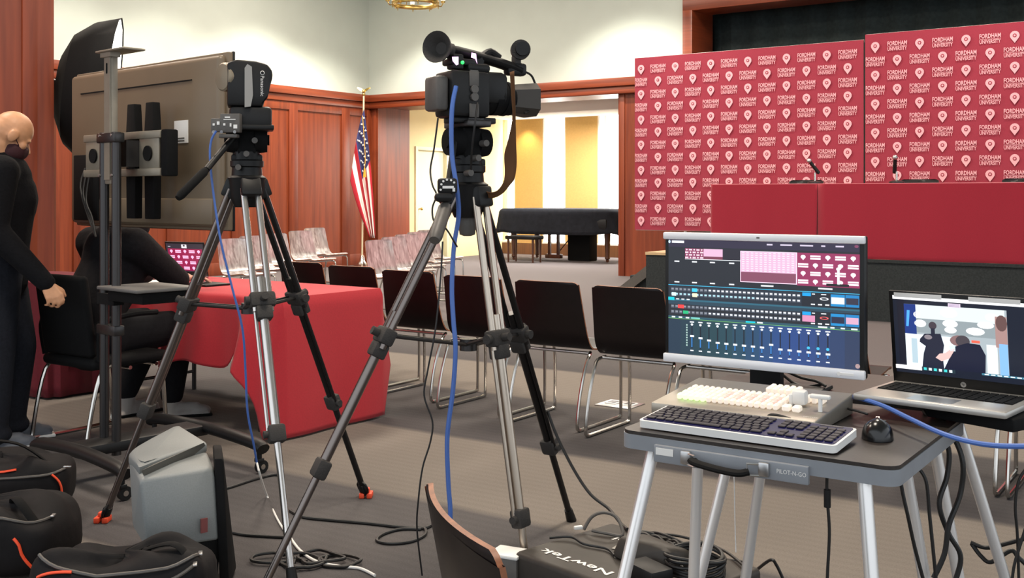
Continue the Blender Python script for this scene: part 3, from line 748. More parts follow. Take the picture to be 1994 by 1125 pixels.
# wall plate and arms that hold the screen
for z in (1.545, 1.375): m = MB(); m.box((-.11, .13, z), (.70, .05, .035), bev=.004); obj('mount_rail', m, BEIGEM, t, local=True)
for x in (-.36, .14):
    m = MB(); m.box((x, .115, 1.46), (.17, .012, .14), bev=.01); 
    pl_ = obj('mount_plate', m, BEIGEM, t, local=True)
    m = MB(); m.cyl((x, .107, 1.46), (x, .100, 1.46), .035, n=18); obj('hole', m, BLKM, pl_, local=True)
m = MB(); m.box((.265, .14, 1.46), (.05, .06, .21), bev=.008); obj('end_cap', m, BLKM, t, local=True)
for x in (-.11, .055):
    m = MB(); m.hull([(x-.038, .16, 1.16), (x+.038, .16, 1.16), (x-.045, .16, 1.55), (x+.045, .16, 1.55), (x-.03, .16, 1.70), (x+.03, .16, 1.70)] + [(x-.038, .20, 1.16), (x+.038, .20, 1.16), (x-.045, .20, 1.55), (x+.045, .20, 1.55), (x-.03, .20, 1.70), (x+.03, .20, 1.70)], .004); obj('bracket_arm', m, BLKM, t, local=True)
m = MB(); m.box((.0, .09, 1.46), (.12, .09, .12)); obj('mount_block', m, DARKM, t, local=True)
# equipment shelf
sh = G(300, 566, .855); lc = PM[t.name].inverted() @ sh
m = MB(); m.box((.18, .08, .855), (.35, .30, .016), bev=.005); obj('shelf', m, mat('shelf_grey', col(96, 94, 92), .5), t, local=True)
m = MB(); m.box((.18, .10, .82), (.30, .26, .05), bev=.006); m.box((0, .0, .80), (.15, .05, .05)); obj('shelf_bracket', m, BLKM, t, local=True)
# base: two long feet joined by a bridge, castors at the ends
for y, x0, x1 in ((-.18, -.34, .46), (.46, -.44, .52)):
    m = MB(); m.tube([(x0, y, .115), (x0+.08, y, .135), ((x0+x1)/2, y, .150), (x1-.08, y, .135), (x1, y, .115)], .034, n=14, sm=6, flat=.8)
    f = obj('foot_bar', m, BLK, t, local=True)
    for x in (x0+.03, x1-.03):
        m = MB(); m.cyl((x, y, .12), (x, y, .062), .012); m.box((x, y, .062), (.04, .03, .02), bev=.004); m.cyl((x-.012, y+.012, .031), (x+.012, y+.012, .031), .030, n=18); obj('castor', m, BLK, f, local=True)
        m = MB(); m.cyl((x-.014, y+.012, .031), (x+.014, y+.012, .031), .012, n=12); obj('castor_hub', m, CHROME, f, local=True)
m = MB(); m.box((0, .14, .14), (.16, .66, .05), bev=.012); obj('bridge', m, BLK, t, local=True)
# ================================================================ studio soft light behind the television
cb = P(219, 184, 8.7); fl_ = V((cb.x, cb.y, 0))
t = thing('softbox', 'black octagonal softbox with a glowing white face behind the television', 'studio light', fl_)
ax = V((.945, .27, -.12)).normalized(); 
m = MB(); SK = 1.30; pr = [(.05*SK, -.42), (.20*SK, -.40), (.34*SK, -.32), (.43*SK, -.18), (.48*SK, 0)]
m.lathe(pr, cb, ax, n=16, cap=False); m.lathe([(.05*SK, -.42), (.001, -.422)], cb, ax, n=16, cap=False); obj('hood', m, BLKM, t, sharp=20, solid=.004)
m = MB(); m.lathe([(.47*SK, -.01), (.001, .03)], cb, ax, n=16, cap=False); obj('diffuser', m, mat('softbox_white', (1, 1, 1, 1), .8, emit=2.6, ec=(1, .98, .94, 1)), t)
m = MB(); q = cb - ax*.42; m.cyl(q, q-ax*.2, .06); obj('lamp_head', m, BLK, t)
m = MB(); m.cyl(q-ax*.1, V((q.x-.1, q.y, .02)), .015)
for k in range(3):
    a = k*2.1+.5; m.cyl((q.x-.1, q.y, .55), (q.x-.1+.45*math.cos(a), q.y+.45*math.sin(a), .01), .010)
obj('light_stand', m, DARKM, t)

# ================================================================ tripods
def tripod(label, apex, feet, f1s, f2s, tubec, footm, lower=None):
    cen = (V(feet[0])+V(feet[1])+V(feet[2]))/3
    t = thing('tripod', label, 'tripod', (apex.x, apex.y, 0))
    m = MB(); m.lathe([(.045, -.10), (.062, -.06), (.068, 0), (.072, .012), (.060, .02)], apex, n=24); obj('bowl', m, BLK, t)
    mids = []
    for k, ft in enumerate(feet):
        ft = V(ft); rad = V((ft.x-apex.x, ft.y-apex.y, 0)).normalized(); top = apex + rad*.055 + V((0, 0, -.03)); tn = rad.cross(V((0, 0, 1))).normalized()
        at = lambda f: top + (ft-top)*f
        d = (ft-top).normalized(); f1, f2 = f1s[k], f2s[k]; nn = d.cross(tn).normalized()
        tc = tubec[k]
        m = MB()
        for s in (-1, 1): m.cyl(at(0)+tn*s*.026, at(f1+.03)+tn*s*.026, .0125)
        m.cyl(at(f1-.06), at(f2), .0165); m.cyl(at(f1)+tn*.028+nn*.006, at(f2)+tn*.026+nn*.006, .007)
        m.cyl(at(f2-.03), at(.985), .0125)
        leg = obj('leg', m, tc, t)
        rot = M((tn, nn, d)).transposed()
        m = MB(); m.box(top, (.075, .055, .07), rot, .008); obj('hinge', m, BLK, leg)
        m = MB(); m.box(at(f1), (.092, .048, .055), rot, .010); m.box(at(f1+.035), (.060, .05, .05), rot, .008); m.cyl(at(f1)-nn*.02, at(f1)-nn*.05, .014); m.cyl(at(f1)+tn*.046, at(f1)+tn*.062, .016)
        obj('leg_clamp', m, RUBBER, leg); m = MB()
        m.box(at(f2), (.060, .046, .062), rot, .010); m.cyl(at(f2)+tn*.03, at(f2)+tn*.045, .013); obj('leg_clamp', m, RUBBER, leg)
        m = MB()
        if footm[k] is ORANGE:
            m.m = 0; m.tube([at(.965)+tn*(.03*math.cos(q*.7))+d*(.03*math.sin(q*.7)) for q in range(9)], .005, closed=True); m.box(at(.972), (.03, .03, .05), rot, .006)
            m.m = 1; m.box((ft.x-.016, ft.y, .012), (.022, .055, .022), None, .004); m.box((ft.x+.016, ft.y, .012), (.022, .055, .022), None, .004); m.box((ft.x, ft.y, .030), (.03, .03, .02), None, .004)
        else: m.m = 0; m.cyl(at(.96), ft+V((0, 0, .001)), .016, .020)
        obj('foot', m, [BLK, ORANGE], leg)
        mids.append((at(f1), rad, tn))
    hub = (mids[0][0]+mids[1][0]+mids[2][0])/3 + V((0, 0, -.03))
    m = MB(); m.cyl(hub-V((0, 0, .02)), hub+V((0, 0, .02)), .03)
    for p, rad, tn in mids:
        for s in (-1, 1): m.tube([hub+tn*s*.02, p-rad*.02+tn*s*.02], .007, n=6)
    obj('spreader', m, DARKM, t)
    return t
def fluid_head(t, ap, side):
    """pan-tilt head on the bowl; side is the sideways direction of the tilt drums"""
    s = V(side).normalized(); f = V((0, 0, 1)).cross(s)
    rot = M((s, f, V((0, 0, 1)))).transposed()
    m = MB(); m.lathe([(.058, .01), (.055, .05), (.062, .055), (.062, .075), (.05, .08), (.048, .11)], ap, n=24)
    m.box(ap+V((0, 0, .085)), (.115, .06, .03), rot, .008)
    h = obj('fluid_head', m, BLK, t)
    m = MB()
    for k in (-1, 1): m.cyl(ap+s*(k*.03)+V((0, 0, .155)), ap+s*(k*.075)+V((0, 0, .155)), .052, .046, n=24); m.cyl(ap+s*(k*.075)+V((0, 0, .155)), ap+s*(k*.083)+V((0, 0, .155)), .02)
    m.box(ap+V((0, 0, .15)), (.07, .085, .11), rot, .012); obj('tilt_drum', m, BLKM, h)
    m = MB(); m.box(ap+V((0, 0, .215)), (.09, .17, .022), rot, .004); m.box(ap+V((0, 0, .232)), (.06, .12, .014), rot, .003); obj('camera_plate', m, DARKM, h)
    for k in range(3): m = MB(); m.cyl(ap+f*(-.045)+s*(.03*(k-1))+V((0, 0, .05+.05*k)), ap+f*(-.078)+s*(.03*(k-1))+V((0, 0, .05+.05*k)), .011); obj('knob', m, GREYP, h)
    return h
# ---- left tripod with the robotic camera
ap1 = P(481, 352, 4.09)
legA = mat('leg_reflect_tone', col(188, 176, 162), .28, .9); legS = mat('leg_lit_tone', col(205, 200, 196), .25, .95); legD = mat('leg_shade_tone', col(40, 38, 38), .3, .6)  # one leg metal; reflected, lit and shaded tones put into the colours
ftL, ftR, ftF = G(200, 1016), G(713, 968), G(570, 1140)
t1 = tripod('left tripod with middle leg toned as lit and orange feet, in front of the television', ap1, [ftL, ftR, ftF], [.34, .33, .31], [.66, .67, .65], [LEGM, legD, legS], [ORANGE, ORANGE, RUBBER])
fluid_head(t1, ap1, (.93, .2, 0))
m = MB(); a, b, c = ap1+V((-.03, -.06, .17)), P(402, 330, 3.86), P(346, 386, 3.76); m.cyl(a, b, .012); ph = obj('pan_handle', m, BLK, t1)
m = MB(); m.tube([b, b+(c-b)*.1, c-(c-b)*.1, c], lambda q: .011+.006*math.sin(q*math.pi), n=14); obj('grip', m, BLKM, ph)
# robotic camera: base, yoke, turning head with the lens facing the television
cz = P(488, 256, 4.07); rz1 = R(14)
t = thing('robotic_camera', 'black rounded robotic camera on top of the left tripod', 'camera', cz, rz1)
m = MB(); m.box((0, 0, .045), (.155, .15, .09), bev=.016); m.box((.0, -.02, .012), (.17, .12, .02), bev=.006); obj('base', m, BLK, t, local=True)
m = MB()
pr = [(-.085, .09), (.045, .09), (.055, .14), (.072, .175), (.080, .20), (.078, .225), (.060, .248), (.02, .258), (-.05, .262), (-.085, .25)]
m.prism(pr, (0, 0, 0), (1, 0, 0), (0, 0, 1), (0, 1, 0), -.075, .075)
bmesh.ops.bevel(m.bm, geom=list(m.bm.edges), offset=.010, segments=2, affect='EDGES', profile=.5)
hd = obj('head', m, BLK, t, local=True)
m = MB(); m.prism([(-.022, .085), (.0, .088), (.008, .13), (.004, .235), (-.012, .245), (-.022, .23)], (0, 0, 0), (1, 0, 0), (0, 0, 1), (0, 1, 0), -.082, -.074); obj('yoke_strip', m, mat('grey_strip', col(150, 148, 144), .4), hd, local=True)
m = MB(); m.cyl((-.06, -.01, .20), (-.098, -.035, .20), .056, .054, n=28); m.lathe([(.054, 0), (.048, .006), (.001, .010)], (-.098, -.035, .20), V((-.038, -.025, 0)), n=28); obj('lens_barrel', m, mat('lens_grey', col(138, 126, 106), .4, .2), hd, local=True)
m = MB(); m.text('Panasonic', (.042, -.0765, .165), (0, 0, -1), (1, 0, 0), .013, .075)
m.lathe([(.008, 0), (.006, .001), (.006, 0)], (.042, -.0765, .214), (0, -1, 0), n=16, cap=False); obj('lettering', m, WHITE, hd, local=True, smooth=False)
cv = P(446, 240, 3.97)
t = thing('converter_box', 'small grey connector box hung on the side of the robotic camera', 'converter', cv+V((0, 0, -.035)), R(-6))
m = MB(); m.box((.008, 0, .035), (.075, .03, .07), bev=.004); m.box((-.045, 0, .028), (.04, .026, .05), bev=.003); m.box((.0, 0, -.012), (.07, .03, .014), bev=.003); b = obj('body', m, GREYP, t, local=True)
m = MB()
for x, z, w_, h_ in ((.008, .048, .045, .003), (.0, .056, .02, .005), (-.012, .03, .008, .008), (.012, .028, .006, .012), (.03, .022, .014, .014), (-.035, .035, .01, .012), (-.052, .03, .008, .008)): m.box((x, -.016, z), (w_, .002, h_))
obj('printed_marks', m, WHITE, b, local=True)
m = MB()
for x in (-.05, -.02, .03): m.cyl((x, -.012, .004), (x, -.024, .002), .006)
obj('plug', m, STEEL, b, local=True)

# ---- middle tripod with the camcorder
ap2 = P(910, 366, 3.66)
g1, g2, g3 = G(497, 1176), G(1030, 1140), G(1113, 1014)
t2 = tripod('tall middle tripod carrying the camcorder, legs in painted shade and lit tones', ap2, [g1, g2, g3], [.36, .37, .39], [.685, .83, .745], [LEGM, legA, legD], [RUBBER, RUBBER, RUBBER])
fluid_head(t2, ap2, (.8, .5, 0))
m = MB(); a, b, c = ap2+V((-.04, -.08, .15)), P(868, 400, 3.45), P(846, 468, 3.33); m.cyl(a, b, .011); ph = obj('pan_handle', m, BLK, t2)
m = MB(); m.tube([b, b+(c-b)*.1, c-(c-b)*.12, c], lambda q: .017+.006*math.sin(q*math.pi), n=10); obj('grip', m, GREYP, ph)
m = MB(); q = P(907, 425, 3.66); m.cyl(ap2-V((0, 0, .09)), V((ap2.x, ap2.y, q.z+.03)), .02); m.lathe([(.018, .05), (.026, .02), (.030, -.03), (.026, -.055), (.012, -.06)], V((ap2.x, ap2.y, q.z))); obj('levelling_handle', m, GREYP, t2)
# zoom controller clamped to the pan handle
zc = P(871, 362, 3.44)
t = thing('zoom_controller', 'handheld zoom controller with white buttons clamped to the middle tripod handle', 'controller', zc, R(12))
m = MB(); m.box((0, 0, .0), (.062, .035, .05), bev=.010); m.box((-.012, -.004, -.036), (.058, .045, .03), bev=.012); b = obj('body', m, BLK, t, local=True)
m = MB()
for k in range(5): a_ = R(170-35*k); m.cyl((.022*math.cos(a_), -.016, .002+.018*math.sin(a_)), (.022*math.cos(a_), -.020, .002+.018*math.sin(a_)), .0035, n=10)
m.cyl((-.024, -.016, -.012), (-.024, -.020, -.012), .0035, n=10); m.box((.0, -.018, -.004), (.036, .003, .008)); m.box((.018, -.018, -.012), (.008, .003, .012)); obj('buttons', m, WHITE, b, local=True)
# camcorder (local x forward, pointing at the stage)
o = P(930, 236, 3.66); ca = math.atan2(.53, .85)
t = thing('camcorder', 'black broadcast camcorder with eyecup viewfinder on the middle tripod', 'video camera', o, ca)
m = MB(); m.box((-.06, 0, .085), (.15, .13, .155), bev=.016); m.box((-.02, 0, .175), (.09, .10, .03), bev=.012); m.box((.04, .0, .11), (.10, .12, .11), bev=.02); m.box((-.03, 0, .0), (.16, .08, .02), bev=.004); b = obj('body', m, BLK, t, local=True)
m = MB(); m.cyl((.02, 0, .082), (.125, 0, .080), .056, n=28); m.cyl((.05, 0, .082), (.075, 0, .082), .060, n=28); m.cyl((.095, 0, .082), (.11, 0, .08), .060, n=28); ln = obj('lens', m, BLKM, t, local=True)
m = MB()
r1 = [V((.12, y*.050, .08+z*.048)) for y, z in ((-1, -.6), (-.6, -1), (.6, -1), (1, -.6), (1, .6), (.6, 1), (-.6, 1), (-1, .6))]
r2 = [V((.212, y*.068, .08+z*.058)) for y, z in ((-1, -.6), (-.6, -1), (.6, -1), (1, -.6), (1, .6), (.6, 1), (-.6, 1), (-1, .6))]
m.rings([r1, r2]); obj('lens_hood', m, mat('hood_black', col(58, 54, 50), .6), ln, local=True)
m = MB(); m.box((-.158, 0, .085), (.046, .095, .115), bev=.012); obj('battery', m, GREYP, t, local=True)
m = MB(); m.tube([(-.14, 0, .238), (-.06, 0, .228), (.04, 0, .212), (.12, 0, .195), (.17, 0, .18)], .023, n=12, sm=4, flat=.8); m.tube([(.005, 0, .215), (-.005, 0, .18), (-.02, 0, .14)], .022, n=10, sm=3); m.tube([(.02, 0, .222), (.05, 0, .238), (.085, 0, .22)], .014, n=10, sm=3); m.box((.15, 0, .185), (.08, .04, .045), bev=.012); hn = obj('handle', m, BLK, t, local=True)
m = MB(); m.tube([(-.10, 0, .230), (-.135, 0, .234)], .026, n=20); m.lathe([(.026, 0), (.030, .02), (.050, .05), (.053, .062), (.048, .060), (.020, .03)], (-.125, -.004, .233), V((-1, -.62, .05)), n=28); obj('eyecup', m, RUBBER, hn, local=True)
m = MB(); m.box((-.075, -.01, .192), (.10, .07, .022), bev=.006); m.box((-.098, -.02, .192), (.04, .05, .05), bev=.006); vf = obj('display_panel', m, BLK, t, local=True)
PINK = mat('lcd_pink', col(235, 170, 235), .4, emit=1.4, ec=col(240, 185, 245)); GRN = mat('led_green', col(40, 220, 80), .4, emit=2, ec=col(40, 230, 80))
m = MB(); m.poly([(-.124, -.0462, .205), (-.100, -.0462, .207), (-.100, -.0462, .182), (-.108, -.0462, .178), (-.122, -.0462, .192)]); obj('lit_panel', m, PINK, vf, local=True, smooth=False); m = MB(); m.poly([(-.05, -.0462, .224), (-.033, -.0462, .222), (-.028, -.0462, .188), (-.036, -.0462, .204), (-.052, -.0462, .208)]); obj('lit_panel', m, PINK, vf, local=True, smooth=False)
m = MB(); m.sph((-.085, -.047, .189), .006); obj('status_light', m, GRN, vf, local=True)
m = MB(); 
for z, h_ in ((.135, .05), (.03, .045)): m.box((-.052, -.066, z), (.036, .006, h_), bev=.002)
for z in (.10, .075): m.cyl((-.052, -.064, z), (-.052, -.074, z), .014)
m.box((-.052, -.066, .16), (.03, .005, .008)); obj('side_controls', m, GREYP, b, local=True)
m = MB(); m.tube([(.155, -.03, .252), (.170, .0, .252)], .034, n=20); m.box((.155, 0, .213), (.025, .03, .04), bev=.005); mh = obj('microphone_holder', m, RUBBER, hn, local=True)
m = MB(); m.cyl((.150, -.05, .252), (.20, .05, .252), .024, n=18); obj('microphone', m, BLK, mh, local=True)
m = MB(); m.tube([(.19, 0, .18), (.22, 0, .165), (.238, 0, .12), (.225, -.02, .06), (.15, -.06, .03)], .004, sm=6); obj('microphone_lead', m, BLKC, hn, local=True)
# neck strap hanging from the handle
SL = [(993, 140), (996, 190), (998, 230), (989, 274), (982, 301), (983, 337), (979, 357), (967, 372), (951, 374), (940, 366), (930, 352)]
SR = [(1001, 138), (1003, 190), (1004, 230), (1005, 279), (1006, 319), (1002, 347), (995, 358), (977, 378), (955, 386), (934, 376), (924, 360)]
ld_ = [3.55, 3.55, 3.56, 3.57, 3.58, 3.58, 3.58, 3.59, 3.61, 3.63, 3.66]
lc_ = catmull([P(x, y, d) for (x, y), d in zip(SL, ld_)], 5); rc_ = catmull([P(x, y, d+.006*math.sin(k)) for k, ((x, y), d) in enumerate(zip(SR, ld_))], 5)
m = MB(); m.grid(lambda i, j: lc_[round(i*(len(lc_)-1))].lerp(rc_[round(i*(len(lc_)-1))], j) + V((0, .004*math.sin(j*math.pi), 0)), len(lc_)-1, 4)
obj('camera_strap', m, mat('strap_brown', col(92, 58, 28), .85), label='dark brown carrying strap looping down from the camcorder handle', cat='strap', solid=.002)

# ================================================================ the operator's tables
TO = V((.245, 2.446, 0)); tu = V((.8234, -.5675, 0)); tv = V((.5675, .8234, 0)); TR = math.atan2(tu.y, tu.x)
def Q(a, b, z): p = TO + tu*a + tv*b; return V((p.x, p.y, z))
Rt = M.Rotation(TR, 3, 'Z')
def rr(w, d, r, n=5):
    out = []
    for cx, cy, a0 in ((w-r, r, -90), (w-r, d-r, 0), (r, d-r, 90), (r, r, 180)):
        for k in range(n+1): a = R(a0+90*k/n); out.append((cx+r*math.cos(a), cy+r*math.sin(a)))
    return out
TABT = mat('table_black', col(44, 38, 34), .42, nz=.25, ns=120); TABE = mat('table_edge', col(136, 140, 146), .5, nz=.05, ns=20)
t = thing('video_table', 'black folding case table with carrying handle, under the white-keyed console and keyboard', 'table', Q(.3, .3, 0), TR)
m = MB(); m.prism(rr(.612, .60, .03), Q(0, 0, 0), tu, tv, (0, 0, 1), .732, .740); obj('tabletop', m, TABT, t)
m = MB(); m.prism(rr(.616, .604, .032), Q(-.002, -.002, 0), tu, tv, (0, 0, 1), .700, .732); obj('rim', m, TABE, t)
m = MB(); m.box(Q(.265, -.006, .700), (.35, .012, .038), Rt, .003); fp_ = obj('front_plate', m, TABE, t)
m = MB(); m.box(Q(.118, -.0128, .706), (.042, .002, .015), Rt); obj('label_plate', m, WHITE, fp_)
m = MB(); m.text('PILOT-N-GO', Q(.405, -.0128, .702), tu, (0, 0, 1), .009, .062); obj('lettering', m, WHITE, fp_, smooth=False)
for a_ in (.175, .34):
    m = MB(); m.box(Q(a_ - (.004 if a_ < .2 else -.008), -.016, .702), (.024, .012, .030), Rt, .004); m.tube([Q(a_, -.018, .712), Q(a_+(.022 if a_ < .2 else -.024), -.03, .712), Q(a_+(.022 if a_ < .2 else -.024), -.03, .688), Q(a_, -.018, .688)], .0025, n=6); obj('latch', m, STEEL, fp_)
m = MB(); m.tube([Q(.192, -.030, .702), Q(.21, -.040, .699), Q(.26, -.043, .694), Q(.30, -.040, .692), Q(.320, -.030, .696)], .012, n=10, sm=5, flat=.6); obj('handle', m, BLKM, fp_)
for top, foot in ((P(1275, 862, 2.47), (.14, 2.33)), (P(1683, 925, 2.16), (.715, 2.02)), (P(1362, 880, 2.78), (.462, 2.80)), (P(1752, 905, 2.52), (1.03, 2.52))):
    top.z = .702; m = MB(); f_ = V((*foot, 0)); m.cyl(top, f_+(top-f_)*.02, .0145, n=16); lg = obj('leg', m, ALU, t)
    m = MB(); m.cyl(f_+(top-f_)*.04, f_+V((0, 0, .001)), .019, n=14); obj('foot', m, RUBBER, lg)
# second table behind, holding the monitor and the laptop
t = thing('side_table', 'second folding table behind the first, under the monitor and silver laptop', 'table', Q(.5, .85, 0), TR)
m = MB(); m.prism(rr(.98, .42, .03), Q(-.05, .63, 0), tu, tv, (0, 0, 1), .715, .745); obj('tabletop', m, TABT, t)
for top, foot in ((V((.622, 2.90, .715)), (.445, 2.90)), (V((.71, 2.95, .715)), (.62, 3.0)), (P(1810, 830, 2.68), (1.16, 2.66)), (P(1853, 800, 2.86), (1.385, 2.86))):
    top.z = .72; m = MB(); f_ = V((*foot, 0)); m.cyl(top, f_+(top-f_)*.02, .0145, n=16); lg = obj('leg', m, ALU, t)
    m = MB(); m.cyl(f_+(top-f_)*.04, f_+V((0, 0, .001)), .019, n=14); obj('foot', m, RUBBER, lg)
# keyboard
kz = .741
t = thing('keyboard', 'black keyboard with white frame and blue backlight at the front of the table', 'keyboard', Q(.03, .03, kz), TR)
KT = M.Rotation(R(3.5), 3, 'X'); kx = lambda x, y, z: V((x, y*math.cos(R(3.5))-z*math.sin(R(3.5)), z+y*math.sin(R(3.5))))
m = MB(); m.rings([[kx(a, b, z) for a, b in rr(.452, .152, .012)] for z in (.002, .018)]); obj('frame', m, WHITE, t, local=True)
m = MB(); m.rings([[kx(a+.006, b+.008, z) for a, b in rr(.440, .138, .008)] for z in (.018, .0195)]); obj('key_bed', m, mat('key_bed', col(22, 20, 34), .5, emit=.035, ec=col(70, 70, 230)), t, local=True)
m = MB()
def key(x, y, w_, d_=.0165): m.box(kx(x+w_/2, y+d_/2, .0225), (w_-.0022, d_-.0015, .004), KT, .0012, 1)
for r_ in range(6):
    y = .014+r_*.0205
    if r_ == 0:
        x = .012
        for w_ in (.024, .022, .022, .112, .022, .022, .022, .026): key(x, y, w_); x += w_+.0005
    else:
        off = (0, .028, .022, .015, 0, 0)[r_]
        if off: key(.012, y, off+.003)
        x = .012+off+(.004 if off else 0)
        while x < .280: w_ = min(.0186, .288-x); key(x, y, w_); x += .0192
    for c_ in range(3):
        if r_ in (0, 3, 4, 5) or (r_ == 1 and c_ == 1): key(.300+c_*.0195, y, .0186)
    for c_ in range(4):
        if r_ < 5: key(.364+c_*.0195, y, .0186)
obj('keys', m, mat('keycap', col(38, 32, 40), .55), t, local=True)
m = MB(); m.box(kx(.40, .137, .0200), (.05, .006, .001), KT); obj('status_strip', m, GREYP, t, local=True)
m = MB(); m.tube([Q(.27, .185, kz+.012), Q(.28, .20, kz+.03), Q(.33, .20, kz+.025), Q(.38, .187, kz+.014), Q(.41, .175, kz+.012)], .0035, sm=6); obj('keyboard_lead', m, BLKC, label='short black lead curling out behind the keyboard', cat='cable')
# control surface
t = thing('control_console', 'silver production control surface with glowing white buttons between keyboard and monitor', 'control panel', Q(-.02, .19, .741), TR)
cw, cdp, c0, c1 = .405, .275, .028, .050
m = MB(); m.m = 0
m.rings([[V((a, b, 0)) for a, b in ((0, 0), (cw, 0), (cw, cdp), (0, cdp))], [V((0, 0, c0)), V((cw, 0, c0)), V((cw, cdp, c1)), V((0, cdp, c1))]])
bmesh.ops.bevel(m.bm, geom=list(m.bm.edges), offset=.004, segments=2, affect='EDGES', profile=.5); cb_ = obj('case', m, mat('console_metal', col(172, 164, 152), .36, .6, nz=.04, ns=30), t, local=True)
cs = lambda x, y, z=0: V((x, y, c0+(c1-c0)*y/cdp+z)); CR = M.Rotation(math.atan2(c1-c0, cdp), 3, 'X')
LITW = mat('lit_button', col(232, 222, 212), .5, emit=.22, ec=col(255, 236, 214)); LITG = mat('lit_button_green', col(220, 250, 190), .5, emit=.5, ec=col(225, 255, 190)); LITP = mat('lit_button_pink', col(238, 200, 190), .5, emit=.18, ec=col(255, 205, 195))
m = MB()
for r_ in range(4):
    for k in range(17 - (0 if r_ < 3 else 0)):
        m.m = 1 if (k < 4 and r_ < 2) or (k in (3, 4) and r_ == 0) else (2 if r_ in (1, 2) and k > 6 and (k % 2) else 0)
        m.box(cs(.050+k*.0152, .060+r_*.028, .007), (.0118, .020, .014), CR, .003, 1)
obj('lit_keys', m, [LITW, LITG, LITP], t, local=True)
m = MB()
for r_ in range(2):
    for k in range(5): m.box(cs(.225+k*.0165, .195+r_*.026, .008), (.0135, .02, .016), CR, .003, 1)
obj('lit_transport_keys', m, LITW, t, local=True); m = MB()
for k in range(2): m.box(cs(.318+k*.024, .062, .007), (.019, .022, .014), CR, .003, 1)
obj('lit_large_keys', m, LITW, t, local=True); m = MB()
for k in range(4): m.box(cs(.322+k*.016, .155, .008), (.013, .03, .016), CR, .003, 1)
obj('lit_transport_keys', m, LITW, t, local=True)
m = MB(); m.box(cs(.330, .115, .02), (.034, .03, .035), CR, .008); m.box(cs(.312, .108, .014), (.008, .016, .028), CR, .002); obj('fader_bar', m, WHITE, t, local=True)
m = MB(); m.cyl(cs(.388, .085, 0), cs(.388, .085, .03), .005); m.box(cs(.388, .085, .034), (.048, .014, .010), CR, .004); obj('t_bar', m, WHITE, t, local=True)
m = MB(); m.text('NEWTEK', cs(.385, .030, .0008), (1, 0, 0), CR @ V((0, 1, 0)), .006, .034); obj('lettering', m, WHITE, t, local=True, smooth=False)
# monitor
mw, mh = .556, .362
t = thing('monitor', 'large silver-edged monitor showing the dark video switcher interface', 'monitor', Q(.10, .585, .745), TR)
mz = .060
m = MB(); m.box((0, .012, mz+mh/2), (mw, .03, mh), bev=.005); obj('case', m, BLK, t, local=True)
MSIL = mat('monitor_silver', col(235, 235, 238), .4, .1)
m = MB(); m.box((0, -.004, mz+mh-.010), (mw+.004, .016, .020), bev=.004); obj('silver_bar', m, MSIL, t, local=True)
m = MB(); m.box((0, -.004, mz+.012), (mw+.004, .016, .024), bev=.004); bz = obj('silver_bar', m, MSIL, t, local=True)
m = MB(); m.box((mw/2-.045, -.0125, mz+.012), (.04, .002, .006)); m.cyl((mw/2-.062, -.012, mz+.012), (mw/2-.062, -.014, mz+.012), .005); obj('power_button', m, WHITE, bz, local=True)
m = MB(); m.box((0, -.0125, mz+mh-.010), (.008, .002, .004)); obj('badge', m, GREYP, bz, local=True)
m = MB(); m.box((0, .05, .10), (.09, .03, .28), bev=.008); m.box((0, .05, .008), (.30, .20, .014), bev=.006); obj('stand', m, BLK, t, local=True)
s = SCR((-mw/2+.012, -.0038, mz+.024), (1, 0, 0), (0, 0, 1), mw-.024, mh-.044, (0, -1, 0))
def zz(X, Y): x = (X-118)/1305; a = 95+20*x; b = 880+95*x; return x, (Y-a)/(b-a)
DK, BLUE, CY, WH = col(26, 30, 38), col(34, 66, 92), col(60, 175, 215), col(225, 230, 235)
PK, PK2 = col(214, 172, 200), col(132, 60, 92)
s.rect(0, 0, 1, 1, DK, 0); s.rect(0, .0, 1, .065, col(40, 34, 56), 1)
s.rect(.02, .01, .09, .03, WH, 2); s.disc(.006, .02, .006, .014, col(200, 225, 245), 2)
for x0, w_ in ((.54, .03), (.61, .06), (.71, .065), (.815, .02), (.885, .04)): s.rect(x0, .018, x0+w_, .03, col(200, 190, 210), 2)
s.disc(.985, .02, .01, .012, col(120, 60, 90), 2)
s.rect(.095, .075, .20, .165, PK2, 1); logos(s, .095, .075, .20, .165, 5, 4, 2); s.rect(.20, .075, .305, .14, PK, 1); s.rect(.20, .14, .305, .165, col(110, 50, 70), 1); s.rect(.305, .073, .402, .165, col(30, 28, 40), 1)
s.rect(.095, .165, .402, .170, WH, 2)
for x0 in (.035, .135, .235, .34): s.rect(x0, .185, x0+.028, .196, WH, 2); s.rect(x0, .365, x0+.028, .376, WH, 2)
s.rect(.40, .082, .695, .345, col(235, 205, 225), 1); s.rect(.404, .088, .690, .262, PK, 2)
for k in range(12): 
    for j in range(9): s.rect(.410+k*.0234, .094+j*.0185, .410+k*.0234+.013, .094+j*.0185+.008, col(242, 212, 232), 3)
s.rect(.404, .258, .690, .338, col(122, 66, 88), 3)
s.rect(.695, .082, 1.0, .352, col(138, 42, 84), 1); logos(s, .695, .086, 1.0, .350, 5, 4, 2)
s.rect(.893, .20, .905, .33, WH, 4); s.disc(.898, .205, .010, .014, WH, 4); s.rect(.84, .325, .95, .345, col(25, 20, 25), 4)
s.rect(.51, .362, .575, .374, WH, 2); s.rect(.80, .362, .87, .374, WH, 2)
s.rect(0, .395, 1, .400, CY, 2); s.rect(0, .40, 1, .535, col(28, 38, 50), 1); s.rect(0, .520, 1, .535, col(40, 92, 112), 2); s.rect(0, .535, 1, .565, col(34, 60, 76), 2)
